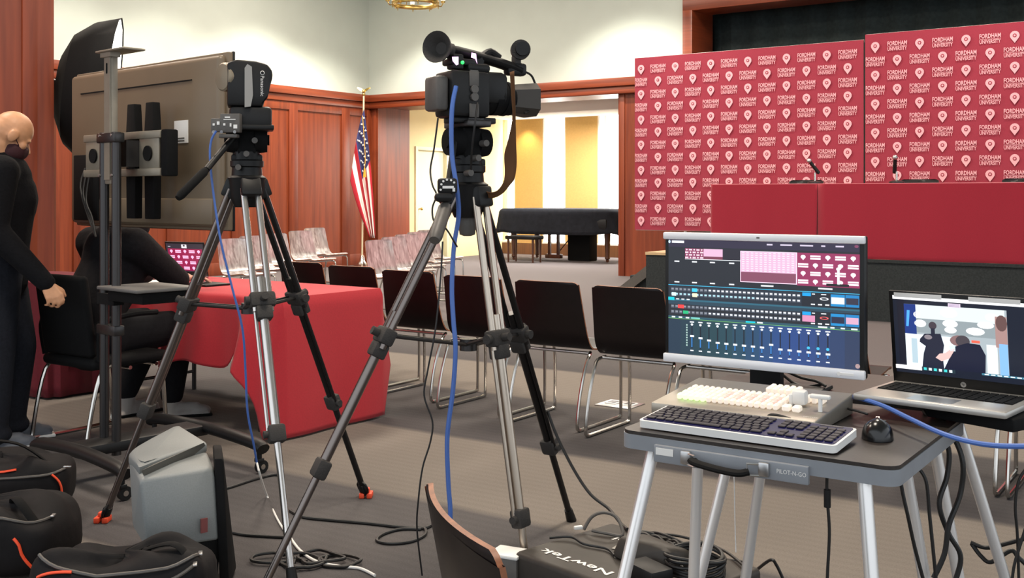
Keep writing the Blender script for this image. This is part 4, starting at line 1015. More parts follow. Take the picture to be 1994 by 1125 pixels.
for y, full in ((.435, 0), (.478, 1), (.585, 0), (.632, 1)):
    for k in range(30):
        c_ = WH if k > 8 else col(130, 135, 145)
        if full and y < .5: c_ = col(170, 215, 235) if k < 20 else c_
        x0 = .015+k*.0234; s.rect(x0, y-.014, x0+.019, y+.014, col(70, 76, 88), 2); s.rect(x0+.003, y-.009, x0+.016, y+.004, c_, 3)
s.rect(.135, .42, .165, .45, col(60, 190, 225), 4); s.rect(.02, .463, .045, .493, col(205, 245, 250), 4); s.rect(.138, .463, .165, .495, col(250, 235, 190), 4)
s.rect(.0, .505, .035, .532, col(0, 190, 205), 4)
for k in range(3): s.rect(.045+k*.03, .515, .062+k*.03, .524, WH, 4)
s.rect(.055, .568, .09, .600, col(225, 60, 60), 4); s.rect(.085, .618, .115, .646, col(30, 175, 115), 4)
s.rect(.72, .405, 1, .515, col(20, 26, 36), 4); s.rect(.72, .555, 1, .665, col(20, 26, 36), 4)
for y0, pk in ((.405, 0), (.560, 1)):
    s.rect(.722, y0, .765, y0+.028, col(10, 150, 215), 5); s.rect(.77, y0+.006, .785, y0+.014, WH, 5); s.rect(.815, y0+.006, .84, y0+.014, WH, 5)
    s.disc(.83, y0+.045, .022, .012, WH if not pk else col(230, 90, 90), 5); s.disc(.83, y0+.045, .014, .007, col(20, 26, 36), 6)
    s.rect(.862, y0+.004, .93, y0+.10, col(22, 130, 190), 5); s.rect(.865, y0+.028, .928, y0+.08, (col(245, 235, 225), col(30, 34, 60))[pk], 6); s.rect(.933, y0+.004, .998, y0+.10, col(22, 120, 180), 5); s.rect(.936, y0+.028, .995, y0+.08, (col(44, 42, 60), col(205, 160, 185))[pk], 6)
    for x0 in (.765, .80, .835): s.rect(x0, y0+.088, x0+.02, y0+.098, WH, 5)
    if pk: s.rect(.722, y0+.03, .785, y0+.082, col(205, 135, 170), 5)
s.rect(0, .668, 1, .690, col(38, 78, 92), 2); s.rect(0, .689, 1, .692, col(120, 190, 90), 3)
for x0, w_, c_ in ((.02, .02, WH), (.06, .02, WH), (.10, .02, WH), (.13, .05, col(120, 200, 190)), (.43, .05, col(0, 195, 215)), (.49, .03, WH), (.80, .045, WH), (.86, .02, WH), (.91, .02, WH), (.96, .03, WH)): s.rect(x0, .672, x0+w_, .684, c_, 4)
# mixer strips over a blue gradient of panels
for k in range(14):
    f_ = k/13; c_ = (.012+.006*f_, .03+.025*math.sin(f_*3), .055+.14*math.exp(-((f_-.68)/.25)**2), 1); s.rect(k/14, .692, (k+1)/14, 1, c_, 1)
for k in range(16):
    x = .135+k*.0475; s.rect(x-.012, .708, x+.012, .718, WH, 3); s.disc(x, .735, .007, .010, WH, 3); s.rect(x-.003, .75, x+.003, .94, col(14, 20, 34), 3)
    yy = .835+.06*min(1, k/3)*(.6+.4*(k/15)) if k != 9 else .855
    s.rect(x-.010, yy-.008, x+.012, yy+.008, WH, 4); s.rect(x-.003, yy+.01, x+.003, .93, col(50, 120, 190), 4); s.rect(x-.009, .955, x+.009, .965, WH, 3)
    if k > 12: s.disc(x, .855, .008, .012, CY, 5)
for k in range(9): s.rect(.103, .735+k*.022, .110, .748+k*.022, col(170, 200, 190), 4)
s.done('screen', screenmat('monitor_screen', .80), t)
m = MB(); m.poly([V((mw/2-.017, -.0052, mz+.034))+V((.006*math.cos(k*math.pi/8), 0, .006*math.sin(k*math.pi/8))) for k in range(16)]); obj('logo', m, mat('logo_pink', col(225, 190, 190), .4), t, local=True, smooth=False)
# silver laptop
def paint2(s):
    s.rect(0, 0, 1, 1, col(16, 22, 36), 0); s.rect(0, .0, 1, .045, col(248, 250, 252), 1); s.rect(.03, .045, .09, .97, col(14, 16, 30), 1)
    x0, x1, y0, y1 = .085, .83, .10, .90
    X = lambda x: x0+(x1-x0)*x; Y = lambda y: y0+(y1-y0)*y
    s.rect(x0, y0, x1, y1, col(150, 160, 165), 2)
    s.rect(X(.10), Y(0), X(.98), Y(.22), col(196, 204, 204), 3); s.rect(X(.10), Y(.22), X(.98), Y(.45), col(128, 138, 142), 3)
    s.rect(x0, Y(0), X(.12), Y(.48), col(16, 44, 110), 4); s.poly([(X(.03), Y(.10)), (X(.06), Y(.10)), (X(.04), Y(.36)), (X(.015), Y(.36))], col(70, 150, 225), 5)
    for x, y, a, b in ((.45, .10, .085, .075), (.46, .27, .075, .06), (.16, .30, .06, .06), (.13, .16, .035, .05), (.86, .12, .06, .06), (.80, .25, .08, .055), (.70, .36, .09, .06), (.46, .37, .06, .05)): s.disc(X(x), Y(y), a*(x1-x0), b*(y1-y0), col(255, 255, 255), 4)
    s.rect(x0, Y(.48), X(.22), Y(1), col(226, 240, 244), 4); s.rect(X(.34), Y(.48), X(.55), Y(1), col(206, 222, 230), 4); s.rect(X(.80), Y(.55), X(.90), Y(1), col(225, 240, 248), 4)
    s.rect(X(.06), Y(.55), X(.12), Y(.95), col(160, 180, 190), 5)
    # standing dark figure
    n1 = col(22, 26, 44)
    s.disc(X(.285), Y(.32), .030, .050, col(58, 50, 58), 6); s.rect(X(.265), Y(.36), X(.305), Y(.46), n1, 6)
    s.poly([(X(.20), Y(.46)), (X(.36), Y(.44)), (X(.39), Y(.62)), (X(.37), Y(.80)), (X(.38), Y(1)), (X(.16), Y(1)), (X(.18), Y(.78)), (X(.205), Y(.66)), (X(.145), Y(.60)), (X(.15), Y(.55))], n1, 6)
    s.disc(X(.235), Y(.51), .03, .03, col(120, 112, 118), 7)
    # seated figure seen from behind
    s.disc(X(.545), Y(.53), .072, .072, col(120, 92, 92), 6); s.disc(X(.575), Y(.53), .052, .075, col(62, 56, 62), 7)
    s.poly([(X(.45), Y(.72)), (X(.50), Y(.62)), (X(.62), Y(.55)), (X(.74), Y(.56)), (X(.79), Y(.72)), (X(.78), Y(1)), (X(.38), Y(1)), (X(.43), Y(.84))], col(14, 18, 40), 8)
    s.poly([(X(.30), Y(.83)), (X(.34), Y(.76)), (X(.40), Y(.74)), (X(.46), Y(.66)), (X(.50), Y(.66)), (X(.44), Y(.82)), (X(.36), Y(.88))], col(200, 170, 165), 9)
    s.poly([(X(.44), Y(.62)), (X(.50), Y(.60)), (X(.50), Y(.70)), (X(.45), Y(.70))], col(190, 215, 225), 9)
    s.rect(X(.66), Y(.50), X(.74), Y(.54), col(225, 90, 70), 7)
    s.rect(X(.89), Y(.10), X(1.0), Y(.58), col(150, 120, 116), 7); s.disc(X(.95), Y(.20), .04, .10, col(90, 66, 64), 8); s.rect(X(.92), Y(.52), X(1.0), Y(1), col(120, 165, 215), 8)
    s.rect(.0, .90, .20, .95, col(250, 252, 252), 9); s.rect(.20, .90, .45, .945, col(30, 46, 54), 9)
    for k in range(6): s.rect(.215+k*.038, .905, .237+k*.038, .938, (col(60, 190, 190), col(220, 235, 240))[k % 2], 10)
    s.rect(.64, .90, .98, .925, col(60, 110, 130), 9)
    for k in range(7): s.rect(.66+k*.045, .906, .69+k*.045, .918, col(225, 245, 250), 10)
    s.rect(.42, .055, .51, .105, col(205, 190, 205), 9)
    for k in range(3): s.rect(.425, .063+k*.014, .505, .068+k*.014, col(110, 90, 130), 10)
SILV = mat('laptop_silver', col(188, 184, 178), .38, .55)
lx = V((.53, -.848, 0)); lx = V((.74, -.673, 0)); LR = math.atan2(lx.y, lx.x)
lt, lo, ley, lnn, lhh, lrot = laptop('open silver laptop at the right showing a video call with two dark figures', (.822, 2.605, .776), LR, .355, .25, 98, paint2, SILV, logo='hp')
for x in (.015, .20): m = MB(); m.box(lo+V((x+.06, 0, 0))+ley*(lhh-.010)+lnn*.0045, (.12, .011, .002), lrot); obj('white_tape', m, WHITE, lt, local=True)
m = MB(); m.box(Q(.68, .56, .761), (.22, .20, .030), Rt @ M.Rotation(R(-20), 3, 'Z'), .006); obj('riser_block', m, BLKM, label='flat dark box under the silver laptop', cat='box')
# mouse
mp = V((.80, 2.36, .741)); 
t = thing('computer_mouse', 'black computer mouse on the table right of the keyboard', 'mouse', mp, TR+R(15))
def ms(i, j):
    a = i*2*math.pi; k = j*math.pi/2; x = .033*math.cos(a)*math.cos(k)**.6; y = .055*math.sin(a)*math.cos(k)**.6; return V((x*(1-.15*math.sin(a)), y, .036*math.sin(k)*(1-.25*math.sin(a))))
m = MB(); m.grid(ms, 24, 10); bmesh.ops.remove_doubles(m.bm, verts=m.bm.verts, dist=.0004); ob = obj('shell', m, mat('mouse_black', col(20, 20, 21), .22), t, local=True, sharp=80)
m = MB(); m.cyl((-.004, .028, .030), (.004, .028, .030), .010, n=14); obj('wheel', m, STEEL, t, local=True)
m = MB(); m.tube([(.006, -.02, .0385), (.016, .0, .037), (.016, .03, .030)], .0015, sm=5); obj('seam_highlight', m, GREYP, t, local=True)
# ================================================================ people
def hand(m, w, d, side, nrm, curl=22, spread=.10):
    d, side, nrm = V(d).normalized(), V(side).normalized(), V(nrm).normalized()
    Ls = (.070, .080, .074, .058)
    for k in range(4):
        off = (1.5-k)*.0215; b = w + d*(.085-.006*abs(k-1)) + side*off
        m.cap(w+d*.01+side*off*.55, b, .0150, .0115, 10)
        a = 0; p = b; dd = (d + side*(off*spread*22)*.1).normalized()
        for j, fr in enumerate((.46, .30, .24)):
            a += R(curl*(.8+.25*k*.5+.2*j)); q = p + (dd*math.cos(a) + nrm*math.sin(a))*(Ls[k]*fr)
            m.cap(p, q, .0092-.0008*j, .0086-.0008*j, 10); p = q
    p = w+d*.025+side*.026; q = p+(d*.65+side*.6+nrm*.35).normalized()*.038; r_ = q+(d*.85+side*.15+nrm*.45).normalized()*.032
    m.cap(w+d*.012+side*.014, p, .016, .014, 10); m.cap(p, q, .0125, .0105, 10); m.cap(q, r_, .0105, .0085, 10)
def head(m, hc, hf, hu, k=1.0):
    hf, hu = V(hf).normalized(), V(hu).normalized(); hl = hu.cross(hf).normalized(); rot = M((hf, hl, hu)).transposed()
    at = lambda a, b, c: hc + hf*(a*k) + hl*(b*k) + hu*(c*k)
    m.sph(at(-.012, 0, .022), .1*k, (1.0, .78, .98), rot, 24); m.sph(at(-.035, 0, .0), .085*k, (1.0, .86, .95), rot, 20)
    m.sph(at(.035, 0, -.045), .065*k, (.95, .88, 1.25), rot, 20); m.sph(at(.045, 0, -.10), .035*k, (1, 1.1, .8), rot, 14)
    m.cap(at(.086, 0, .0), at(.108, 0, -.035), .008*k, .014*k, 10)
    for s_ in (-1, 1):
        m.sph(at(.075, s_*.03, .012), .018*k, (.8, 1.3, .6), rot, 10); m.sph(at(.06, s_*.042, -.025), .026*k, (.9, .8, .9), rot, 12)
        m.sph(at(-.005, s_*.080, -.012), .034*k, (.75, .28, 1.05), rot, 14); m.sph(at(-.012, s_*.087, -.008), .026*k, (.75, .25, 1.05), rot, 12)
    return at
# -- standing man, bald, looking down to the right
f = V((.90, .43, 0)).normalized(); r = V((.43, -.90, 0)).normalized(); up = V((0, 0, 1))
mb_ = P(-2, 868, 5.5); base = V((-2.60, 5.5, 0))
t = thing('person', 'bald standing person in black sweater, dark jeans and face mask at the left edge', 'person', base)
pel = V((-2.62, 5.5, .95)); chest = V((-2.60, 5.5, 1.25)); nb = V((-2.60, 5.5, 1.455)); hc = P(26, 264, 5.5)
hf = (f*.80 + up*-.52 + r*-.12).normalized(); hu = (up - hf*up.dot(hf)).normalized()
shR = chest + r*.185 + up*.135; shL = chest - r*.185 + up*.135
elR = V((-2.53, 5.27, 1.10)); wrR = P(93, 553, 5.30); elL = chest - r*.27 + up*-.15 - f*.03; wrL = elL + f*.05 + up*-.24
hipR = pel + r*.095; hipL = pel - r*.095
knR = V((-2.585, 5.40, .50)); anR = V((-2.60, 5.38, .09)); knL = V((-2.56, 5.58, .50)); anL = V((-2.62, 5.62, .09))
m = MB(); at = head(m, hc, hf, hu); m.cap(nb-up*.03, hc-hf*.03-hu*.06, .062, .058)
m.chain([(pel, .12), (chest, .13), (nb-up*.06, .07)]); m.chain([(shR, .05), (elR, .036), (wrR, .026)]); m.chain([(shL, .05), (elL, .036), (wrL, .026)])
m.cap(shR, shL, .05)
for a_, b_, c_ in ((hipR, knR, anR), (hipL, knL, anL)): m.chain([(a_, .075), (b_, .05), (c_, .035)])
hd_ = (P(116, 590, 5.27)-wrR).normalized(); hand(m, wrR, hd_, (f*.8+up*.3), (-f*.4-up*.2-r*.7), 26); hand(m, wrL, (f*.5-up*.8), f, r, 26)
obj('body', m, SKIN, t, remesh=.006)
m = MB()
m.chain([(pel+up*-.10, .150), (pel+up*.08, .155), (chest, .168), (chest+up*.10, .150)]); m.cap(shR-r*.03, shL+r*.03, .088); m.cap(chest+up*.14, nb+up*.02, .10, .078)
m.sph(chest+f*.02, .155, (1, 1, 1.2)); m.chain([(shR, .085), (elR, .070), (wrR-hd_*.01, .046)]); m.chain([(shL, .085), (elL, .068), (wrL, .046)])
obj('sweater', m, SWEAT, t, remesh=.012)
m = MB(); m.cap(hipR+up*.02, hipL+up*.02, .135); m.chain([(hipR, .125), (knR, .098), (anR+up*.0, .082)]); m.chain([(hipL, .125), (knL, .098), (anL+up*.0, .082)])
m.sph(anR-up*.01+f*.02, .085, (1, 1, .6)); m.sph(anL-up*.01+f*.02, .085, (1, 1, .6))
obj('jeans', m, JEANS, t, remesh=.012)
for an in (anR, anL):
    m = MB(); a0 = V((an.x, an.y, .045)); ff = (f*.97-r*.1).normalized(); fo = M((ff, up.cross(ff), up)).transposed()
    m.sph(a0+ff*.03, .05, (1.3, .9, .9), fo); m.sph(a0+ff*.15-up*.012, .045, (1.5, 1.0, .72), fo); m.cap(a0, a0+ff*.13, .042, .036); m.box(a0+ff*.075-up*.032, (.27, .09, .022), fo, .01)
    sh_ = obj('shoe', m, mat('shoe_grey', col(86, 90, 98), .6) if an is anR else bpy.data.materials['shoe_grey'], t, remesh=.007)
    m = MB(); m.box(a0+ff*.08-up*.036, (.285, .098, .016), fo, .006); obj('sole', m, WHITE, sh_)
m = MB(); rot = M((hf, hu.cross(hf), hu)).transposed()
m.sph(at(.042, 0, -.062), .070, (.98, .90, 1.0), rot, 24); m.sph(at(.085, 0, -.05), .035, (.9, .9, 1.2), rot, 16)
obj('face_mask', m, MASK, t, remesh=.006)
m = MB()
for s_ in (-1, 1): m.tube([at(.045, s_*.062, -.035), at(.02, s_*.076, -.02), at(.0, s_*.085, .0)], .0025, n=6, sm=4)
obj('mask_loop', m, MASK, t); t.location += V((.01, -.03, 0))
# -- seated man in black at the red table, head behind the television
f = V((.5675, .8234, 0)); r = V((.8234, -.5675, 0))
pel = V((-2.27, 5.72, .52)); chest = V((-2.20, 5.83, .86)); nb = V((-2.12, 5.93, 1.10)); hc = V((-2.06, 6.02, 1.235))
t = thing('person', 'seated person in black hooded top at the red table, head hidden behind the television', 'person', V((pel.x, pel.y, 0)))
hf = (f*.85-up*.45).normalized(); hu = (up-hf*up.dot(hf)).normalized()
shR = chest+r*.19+up*.15; shL = chest-r*.19+up*.15; elR = V((-1.90, 5.98, .80)); wrR = P(350, 543, 6.35); wrR.z = .785; elL = V((-2.36, 6.10, .82)); wrL = P(284, 530, 6.5); wrL.z = .79
hipR = pel+r*.10; hipL = pel-r*.10; knR = V((-1.93, 6.10, .53)); knL = V((-2.13, 6.28, .53)); anR = V((-1.99, 6.17, .10)); anL = V((-2.26, 6.20, .12))
m = MB(); at = head(m, hc, hf, hu); m.cap(nb, hc-hf*.03-hu*.05, .06)
m.chain([(pel, .12), (chest, .13), (nb-up*.05, .07)]); m.cap(shR, shL, .05)
m.chain([(shR, .05), (elR, .036), (wrR, .026)]); m.chain([(shL, .05), (elL, .036), (wrL, .026)])
for a_, b_, c_ in ((hipR, knR, anR), (hipL, knL, anL)): m.chain([(a_, .075), (b_, .05), (c_, .038)])
hand(m, wrR, (.75, .66, -.06), (-.66, .75, 0), (0, 0, -1), 12); hand(m, wrL, (.88, .45, -.05), (.45, -.88, 0), (0, 0, -1), 12)
obj('body', m, SKIN2, t, remesh=.006)
m = MB(); m.chain([(pel+up*-.02, .165), (pel+up*.15, .165), (chest, .175), (chest+up*.10, .160)]); m.cap(shR-r*.03, shL+r*.03, .095); m.cap(chest+up*.14, nb, .11, .085)
m.chain([(shR, .09), (elR, .068), (wrR-V((.03, .03, 0)), .048)]); m.chain([(shL, .09), (elL, .068), (wrL-V((.03, .03, 0)), .048)]); m.sph(nb-f*.09-up*.03, .10, (1.1, 1.1, .7))
obj('hooded_top', m, mat('black_fleece', col(26, 24, 26), .95, spec=.2, nz=.2, ns=60, bump=.15), t, remesh=.012)
m = MB(); m.cap(hipR, hipL, .13); m.chain([(hipR, .12), (knR, .092), (anR+up*.03, .066)]); m.chain([(hipL, .12), (knL, .092), (anL+up*.03, .066)])
obj('trousers', m, mat('black_trouser', col(22, 22, 25), .95, spec=.2, nz=.2, ns=60), t, remesh=.012)
for k, an in enumerate((anR, anL)):
    ff = (f*.8+r*.6).normalized() if k == 0 else f; fo = M((ff, up.cross(ff), up)).transposed(); a0 = V((an.x, an.y, .045))
    m = MB(); m.sph(a0+ff*.03, .05, (1.3, .9, .9), fo); m.sph(a0+ff*.15-up*.012, .045, (1.5, 1.0, .72), fo); m.cap(a0, a0+ff*.13, .042, .036); m.cap(a0, a0+up*.06, .045, .05); m.box(a0+ff*.075-up*.032, (.27, .09, .022), fo, .01)
    sh_ = obj('shoe', m, mat('shoe_light', col(150, 146, 142), .7) if k == 0 else bpy.data.materials['shoe_light'], t, remesh=.007)
    m = MB(); m.box(a0+ff*.08-up*.036, (.285, .098, .016), fo, .006); obj('sole', m, BLKM, sh_)
t.location += f*.03 + r*.03
# his chair: upholstered black back and seat on a bent steel frame
oc = V((pel.x, pel.y, 0))+f*.05+r*.12; az = math.atan2(-f.x, f.y)
t = thing('upholstered_chair', 'black padded chair with thin chrome frame under the seated person', 'chair', oc, az)
m = MB(); m.box((0, .0, .42), (.46, .46, .06), bev=.03, seg=3); obj('seat', m, BLKM, t, local=True)
m = MB(); m.box((0, -.235, .66), (.42, .05, .42), M.Rotation(R(8), 3, 'X'), .025, 3); obj('backrest', m, BLKM, t, local=True)
for s_ in (-1, 1):
    m = MB(); x = s_*.235
    m.tube([(x*.95, -.10, .41), (x, -.20, .36), (x, -.27, .05), (x, -.24, .012), (x, .18, .012), (x, .20, .05), (x, .17, .40)], .011, sm=5); obj('frame', m, CHROME, t, local=True)
    m = MB(); m.tube([(x, -.20, .44), (x*1.1, -.20, .62), (x*1.12, -.05, .66), (x*1.12, .12, .66)], .015, sm=5); obj('armrest', m, BLKM, t, local=True)
m = MB(); m.cyl((-.235, -.02, .385), (.235, -.02, .385), .010); m.cyl((-.235, .14, .385), (.235, .14, .385), .010); obj('crossbar', m, CHROME, t, local=True)
# maroon draped side table by the pier
q0 = V((-3.05, 7.15, 0)); t = thing('draped_table', 'small table under a dark maroon cloth behind the standing person', 'table', q0, TH)
def dcl(i, j):
    a = i*2*math.pi; e_ = .35; ca, sa = math.cos(a), math.sin(a); x = .42*math.copysign(abs(ca)**e_, ca); y = .30*math.copysign(abs(sa)**e_, sa)
    if j < .3: return V((x*(j/.3)*.98+.0001*ca, y*(j/.3)*.98, .74))
    k = (j-.3)/.7; w_ = 1+.06*k+.03*k*math.sin(a*14); return V((x*w_, y*w_, .735-.72*k))
m = MB(); m.grid(dcl, 90, 16); obj('cloth', m, mat('dark_maroon', col(96, 18, 32), .9, nz=.1, ns=60), t, local=True, solid=.004)
for x in (-.3, .3):
    for y in (-.2, .2): m = MB(); m.cyl((x, y, 0), (x, y, .72), .015); obj('leg', m, DARKM, t, local=True)

# ================================================================ loudspeaker
SPK = mat('speaker_grey', col(126, 130, 130), .55, nz=.06, ns=250, bump=.06)
sp = V((-1.09, 3.55, 0)); t = thing('loudspeaker', 'grey moulded loudspeaker with slanted top on the floor at lower left', 'loudspeaker', sp)
A0, A1, B0, C0, D0 = P(286, 1035, 3.36), P(428, 1035, 3.47), P(258, 1035, 3.60), P(440, 1035, 3.62), P(372, 1000, 3.92)
def setz(p, z): return V((p.x, p.y, z))
zf = .395
bot = [setz(A0, .02)+V((.02, .0, 0)), setz(A1, .02), setz(B0, .02)+V((.03, 0, 0)), setz(C0, .02)-V((.03, 0, 0)), setz(D0, .02)]
fA, fB, lB, rC, bk, bl = P(272, 934, 3.36), P(418, 910, 3.47), P(251, 888, 3.62), P(404, 868, 3.70), P(347, 830, 3.92), P(300, 856, 3.86)
m = MB(); m.m = 0
low = [setz(A0, .16), setz(A1, .16), setz(B0, .16), setz(C0, .16)-V((.03, 0, 0)), setz(D0, .16)]
m.hull(low + [fA, fB, lB, rC-V((0, 0, .02)), bk-V((0, 0, .04)), setz(A0+V((-.012, .02, 0)), .36)], .012)
b = obj('cabinet', m, SPK, t, sharp=50)
m = MB(); lid = [P(250, 884, 3.62), P(271, 905, 3.42), P(262, 872, 3.66), P(399, 858, 3.72), P(404, 862, 3.70), P(347, 826, 3.94), P(290, 856, 3.87)]
m.hull(lid + [p-V((0, 0, .035)) for p in lid], .008); obj('top_lid', m, SPK, b, sharp=50)
m = MB(); hp_ = [P(276, 918, 3.38), P(398, 863, 3.68), P(300, 905, 3.44)]; m.hull([p+V((0, -.004, .004)) for p in hp_]+[p+V((0, .03, -.03)) for p in hp_]); obj('handle_recess', m, mat('recess_grey', col(92, 90, 84), .6), b)
m = MB(); m.hull([p+V((.012*(1 if p.x > sp.x else -1)*-1, .012, 0)) for p in bot]+[setz(p, .17)+V((0, .012, 0)) for p in bot]); obj('lower_body', m, BLKM, t)
m = MB(); g0, g1 = P(424, 1120, 3.44), P(404, 880, 3.66); 
ptsg = [setz(A1, .01)+V((.004, -.01, 0)), setz(C0, .01)+V((.0, .02, 0)), fB+V((.0, -.005, .03)), rC+V((.012, .02, .0))]
m.hull([p for p in ptsg]+[p+V((.030, .0, 0)) for p in ptsg], .006); obj('front_grille', m, BLKM, t)
m = MB(); p = P(398, 1022, 3.44); m.box(p+V((0, -.004, 0)), (.022, .006, .045), M.Rotation(R(38), 3, 'Z')); obj('badge', m, mat('badge_maroon', col(120, 62, 60), .6), b)

# ================================================================ bags with orange trim
def bag(label, c, size, rz, seed, strips, straps, zips):
    t = thing('equipment_bag', label, 'bag', c, rz, 'black bags at lower left')
    rnd = random.Random(seed); ph = [rnd.uniform(0, 6) for _ in range(6)]; sx, sy, sz = size
    def surf(i, j):
        a = i*2*math.pi; k = (j-.5)*math.pi; e1 = .55
        pw = lambda x, e_: math.copysign(abs(x)**e_, x)
        x = sx/2*pw(math.cos(k), e1)*pw(math.cos(a), e1); y = sy/2*pw(math.cos(k), e1)*pw(math.sin(a), e1); z = sz/2*pw(math.sin(k), .6)+sz/2
        n_ = .5*math.sin(a*3+ph[0]+2*k)+.35*math.sin(a*5+ph[1]-3*k)+.3*math.sin(x*19+ph[2])+.3*math.sin(y*23+ph[3]+x*7)
        w_ = max(0, z/sz); g_ = 1+.07*n_*w_
        return V((x*g_, y*g_, max(.002, z*(1+.10*n_*w_) - .22*sz*w_*math.exp(-(x/(sx*.22))**2)*(.5+.5*math.sin(ph[4])))))
    m = MB(); m.grid(surf, 64, 26); bmesh.ops.remove_doubles(m.bm, verts=m.bm.verts, dist=.0008); b = obj('body', m, mat('bag_nylon', col(17, 15, 17), .75, spec=.25, nz=.2, ns=30, bump=.15) if 'bag_nylon' not in bpy.data.materials else bpy.data.materials['bag_nylon'], t, local=True, sharp=180)
    def over(i, j, h): p = surf(i, j); n_ = V((p.x/sx, p.y/sy, (p.z-sz*.4)/sz)).normalized(); return p+n_*h
    for (i0, j0, i1, j1) in strips:
        m = MB(); m.tube([over(i0+(i1-i0)*k/8, j0+(j1-j0)*k/8, .004) for k in range(9)], .007, n=8, flat=.6); obj('orange_piping', m, ORANGE, b, local=True)
    for (i0, j0, i1, j1) in zips:
        m = MB(); m.tube([over(i0+(i1-i0)*k/14, j0+(j1-j0)*k/14, .003) for k in range(15)], .005, n=6); z_ = obj('zip', m, GREYP, b, local=True)
        m = MB(); p = over(i1, j1, .010); m.box(p, (.03, .012, .006), M.Rotation(seed, 3, 'Z'), .002); obj('zip_pull', m, STEEL, z_, local=True)
    for pts in straps:
        m = MB(); m.tube(pts, .016, n=8, sm=6, flat=.35); obj('strap', m, BLKM, b, local=True)
    return t
p = G(50, 1010); bag('lumpy black bag below the standing person, topmost of the pile, with a bright orange bar', V((p.x-.10, 4.25, 0)), (.52, .34, .25), .2, 3, [(.60, .74, .78, .76), (.88, .62, .94, .40)], [[(-.2, -.05, .22), (-.1, -.1, .32), (.08, -.1, .31), (.2, -.05, .2)]], [(.55, .66, .95, .62)])
bag('flat black bag at the bottom left corner with a pale zip and buckle', V((-1.80, 3.70, 0)), (.62, .36, .23), -.15, 5, [(.83, .55, .88, .40)], [[(-.3, -.1, .12), (-.15, -.18, .2), (.0, -.2, .1), (.02, -.22, .03)], [(.1, .0, .22), (.18, -.1, .26), (.28, -.1, .14)]], [(.50, .72, .98, .70)])
bag('nearest black bag in front of the grey loudspeaker with orange piping at its left', V((-1.12, 3.12, 0)), (.50, .28, .27), .12, 8, [(.62, .62, .70, .72), (.96, .52, .95, .36)], [[(.06, -.02, .25), (.16, -.06, .27), (.22, -.08, .16), (.21, -.1, .05)]], [(.56, .74, .98, .72), (.70, .55, .90, .66)])

# ================================================================ cases and boxes on the floor
a_ = V((.67, -.74, 0)).normalized(); b_ = V((-.74, -.67, 0)).normalized(); K0 = V((.345, 3.735, 0))
def KQ(x, y, z): p = K0+a_*x+b_*y; return V((p.x, p.y, z))
kr = math.atan2(a_.y, a_.x); KR = M.Rotation(kr, 3, 'Z')
t = thing('equipment_case', 'flat black case with white lettering on the floor behind the nearest chair', 'case', KQ(.31, .22, 0), kr)
CASEM = mat('case_dark', col(50, 45, 40), .55, nz=.12, ns=40)
m = MB(); m.box(KQ(.31, .23, .07), (.62, .46, .14), KR, .018, 3); b = obj('body', m, CASEM, t)
m = MB(); m.text('NewTek', KQ(.20, .385, .1415), -a_, b_, .036, .30, bold=.02); m.text('Mini', KQ(.19, .13, .1415), -a_, b_, .034, .12, bold=.02); obj('lettering', m, WHITE, b, smooth=False)
m = MB(); m.box(KQ(.24, .15, .142), (.12, .10, .003), KR @ M.Rotation(.3, 3, 'Z'), .001); obj('clear_pouch', m, mat('pouch_grey', col(150, 146, 138), .35), label='small greyish plastic pouch lying on the black lettered case', cat='pouch')
m = MB(); q = KQ(.37, .21, .142); m.hull([q+KR @ V((x, y, z)) for x, y, z in ((-.12, -.07, 0), (.12, -.07, 0), (-.12, .07, 0), (.12, .07, 0), (-.10, -.05, .07), (.09, -.05, .08), (-.08, .05, .06), (.10, .05, .05))], .012); obj('soft_pouch', m, CASEM, label='small dark pouch on top of the black lettered case', cat='pouch')
m = MB(); m.box(KQ(.46, .34, .165), (.13, .08, .045), KR @ M.Rotation(-.2, 3, 'Z'), .006); obj('power_adapter', m, BLK, label='black power adapter block on the lettered case by the front table leg', cat='power adapter')
m = MB(); q = P(990, 1073, 3.46); q.z = 0
t = thing('white_box', 'small white box with grey front on the floor by the nearest chair', 'box', q, R(-25)); 
m = MB(); m.box((0, 0, .06), (.10, .09, .12), bev=.006); obj('body', m, GREYP, t, local=True)
m = MB(); m.box((0, 0, .124), (.104, .094, .012), bev=.004); obj('top', m, WHITE, t, local=True)
# ================================================================ cables
def cable(pts, r_, mt, label, cat='cable', sm=6, group=None, name='cable', closed=False):
    m = MB(); m.tube(pts, r_, n=8, sm=sm, closed=closed); return obj(name, m, mt, label=label, cat=cat, group=group)
gz = lambda l, z=.006: [G(x, y, z) for x, y in l]
dz = lambda l: [P(x, y, d) for x, y, d in l]
cable(dz([(888, 168, 3.52), (880, 215, 3.50), (880, 300, 3.49), (890, 370, 3.48), (893, 420, 3.50), (884, 480, 3.50), (880, 560, 3.48), (883, 625, 3.46), (887, 680, 3.45), (882, 760, 3.45), (871, 850, 3.45), (873, 940, 3.45), (877, 1010, 3.45), (868, 1110, 3.46)]) + gz([(880, 1160), (960, 1190)]), .0075, BLUEC, 'blue cable hanging from the camcorder straight down to the floor')
cable(dz([(421, 255, 3.92), (411, 275, 3.92), (409, 310, 3.92), (416, 380, 3.92), (430, 470, 3.92), (452, 560, 3.93), (472, 640, 3.94), (478, 720, 3.96), (482, 800, 3.98), (494, 865, 4.02), (500, 900, 4.05)]), .0042, BLUEC, 'thin blue cable hanging from the connector box beside the left tripod')
m = MB(); m.tube(dz([(500, 900, 4.05), (508, 930, 4.06)]) + gz([(520, 965), (540, 1010), (562, 1045)]), .0040, n=8, sm=5); obj('cable', m, WHITE, label='white cable on the floor at the foot of the left tripod', cat='cable')
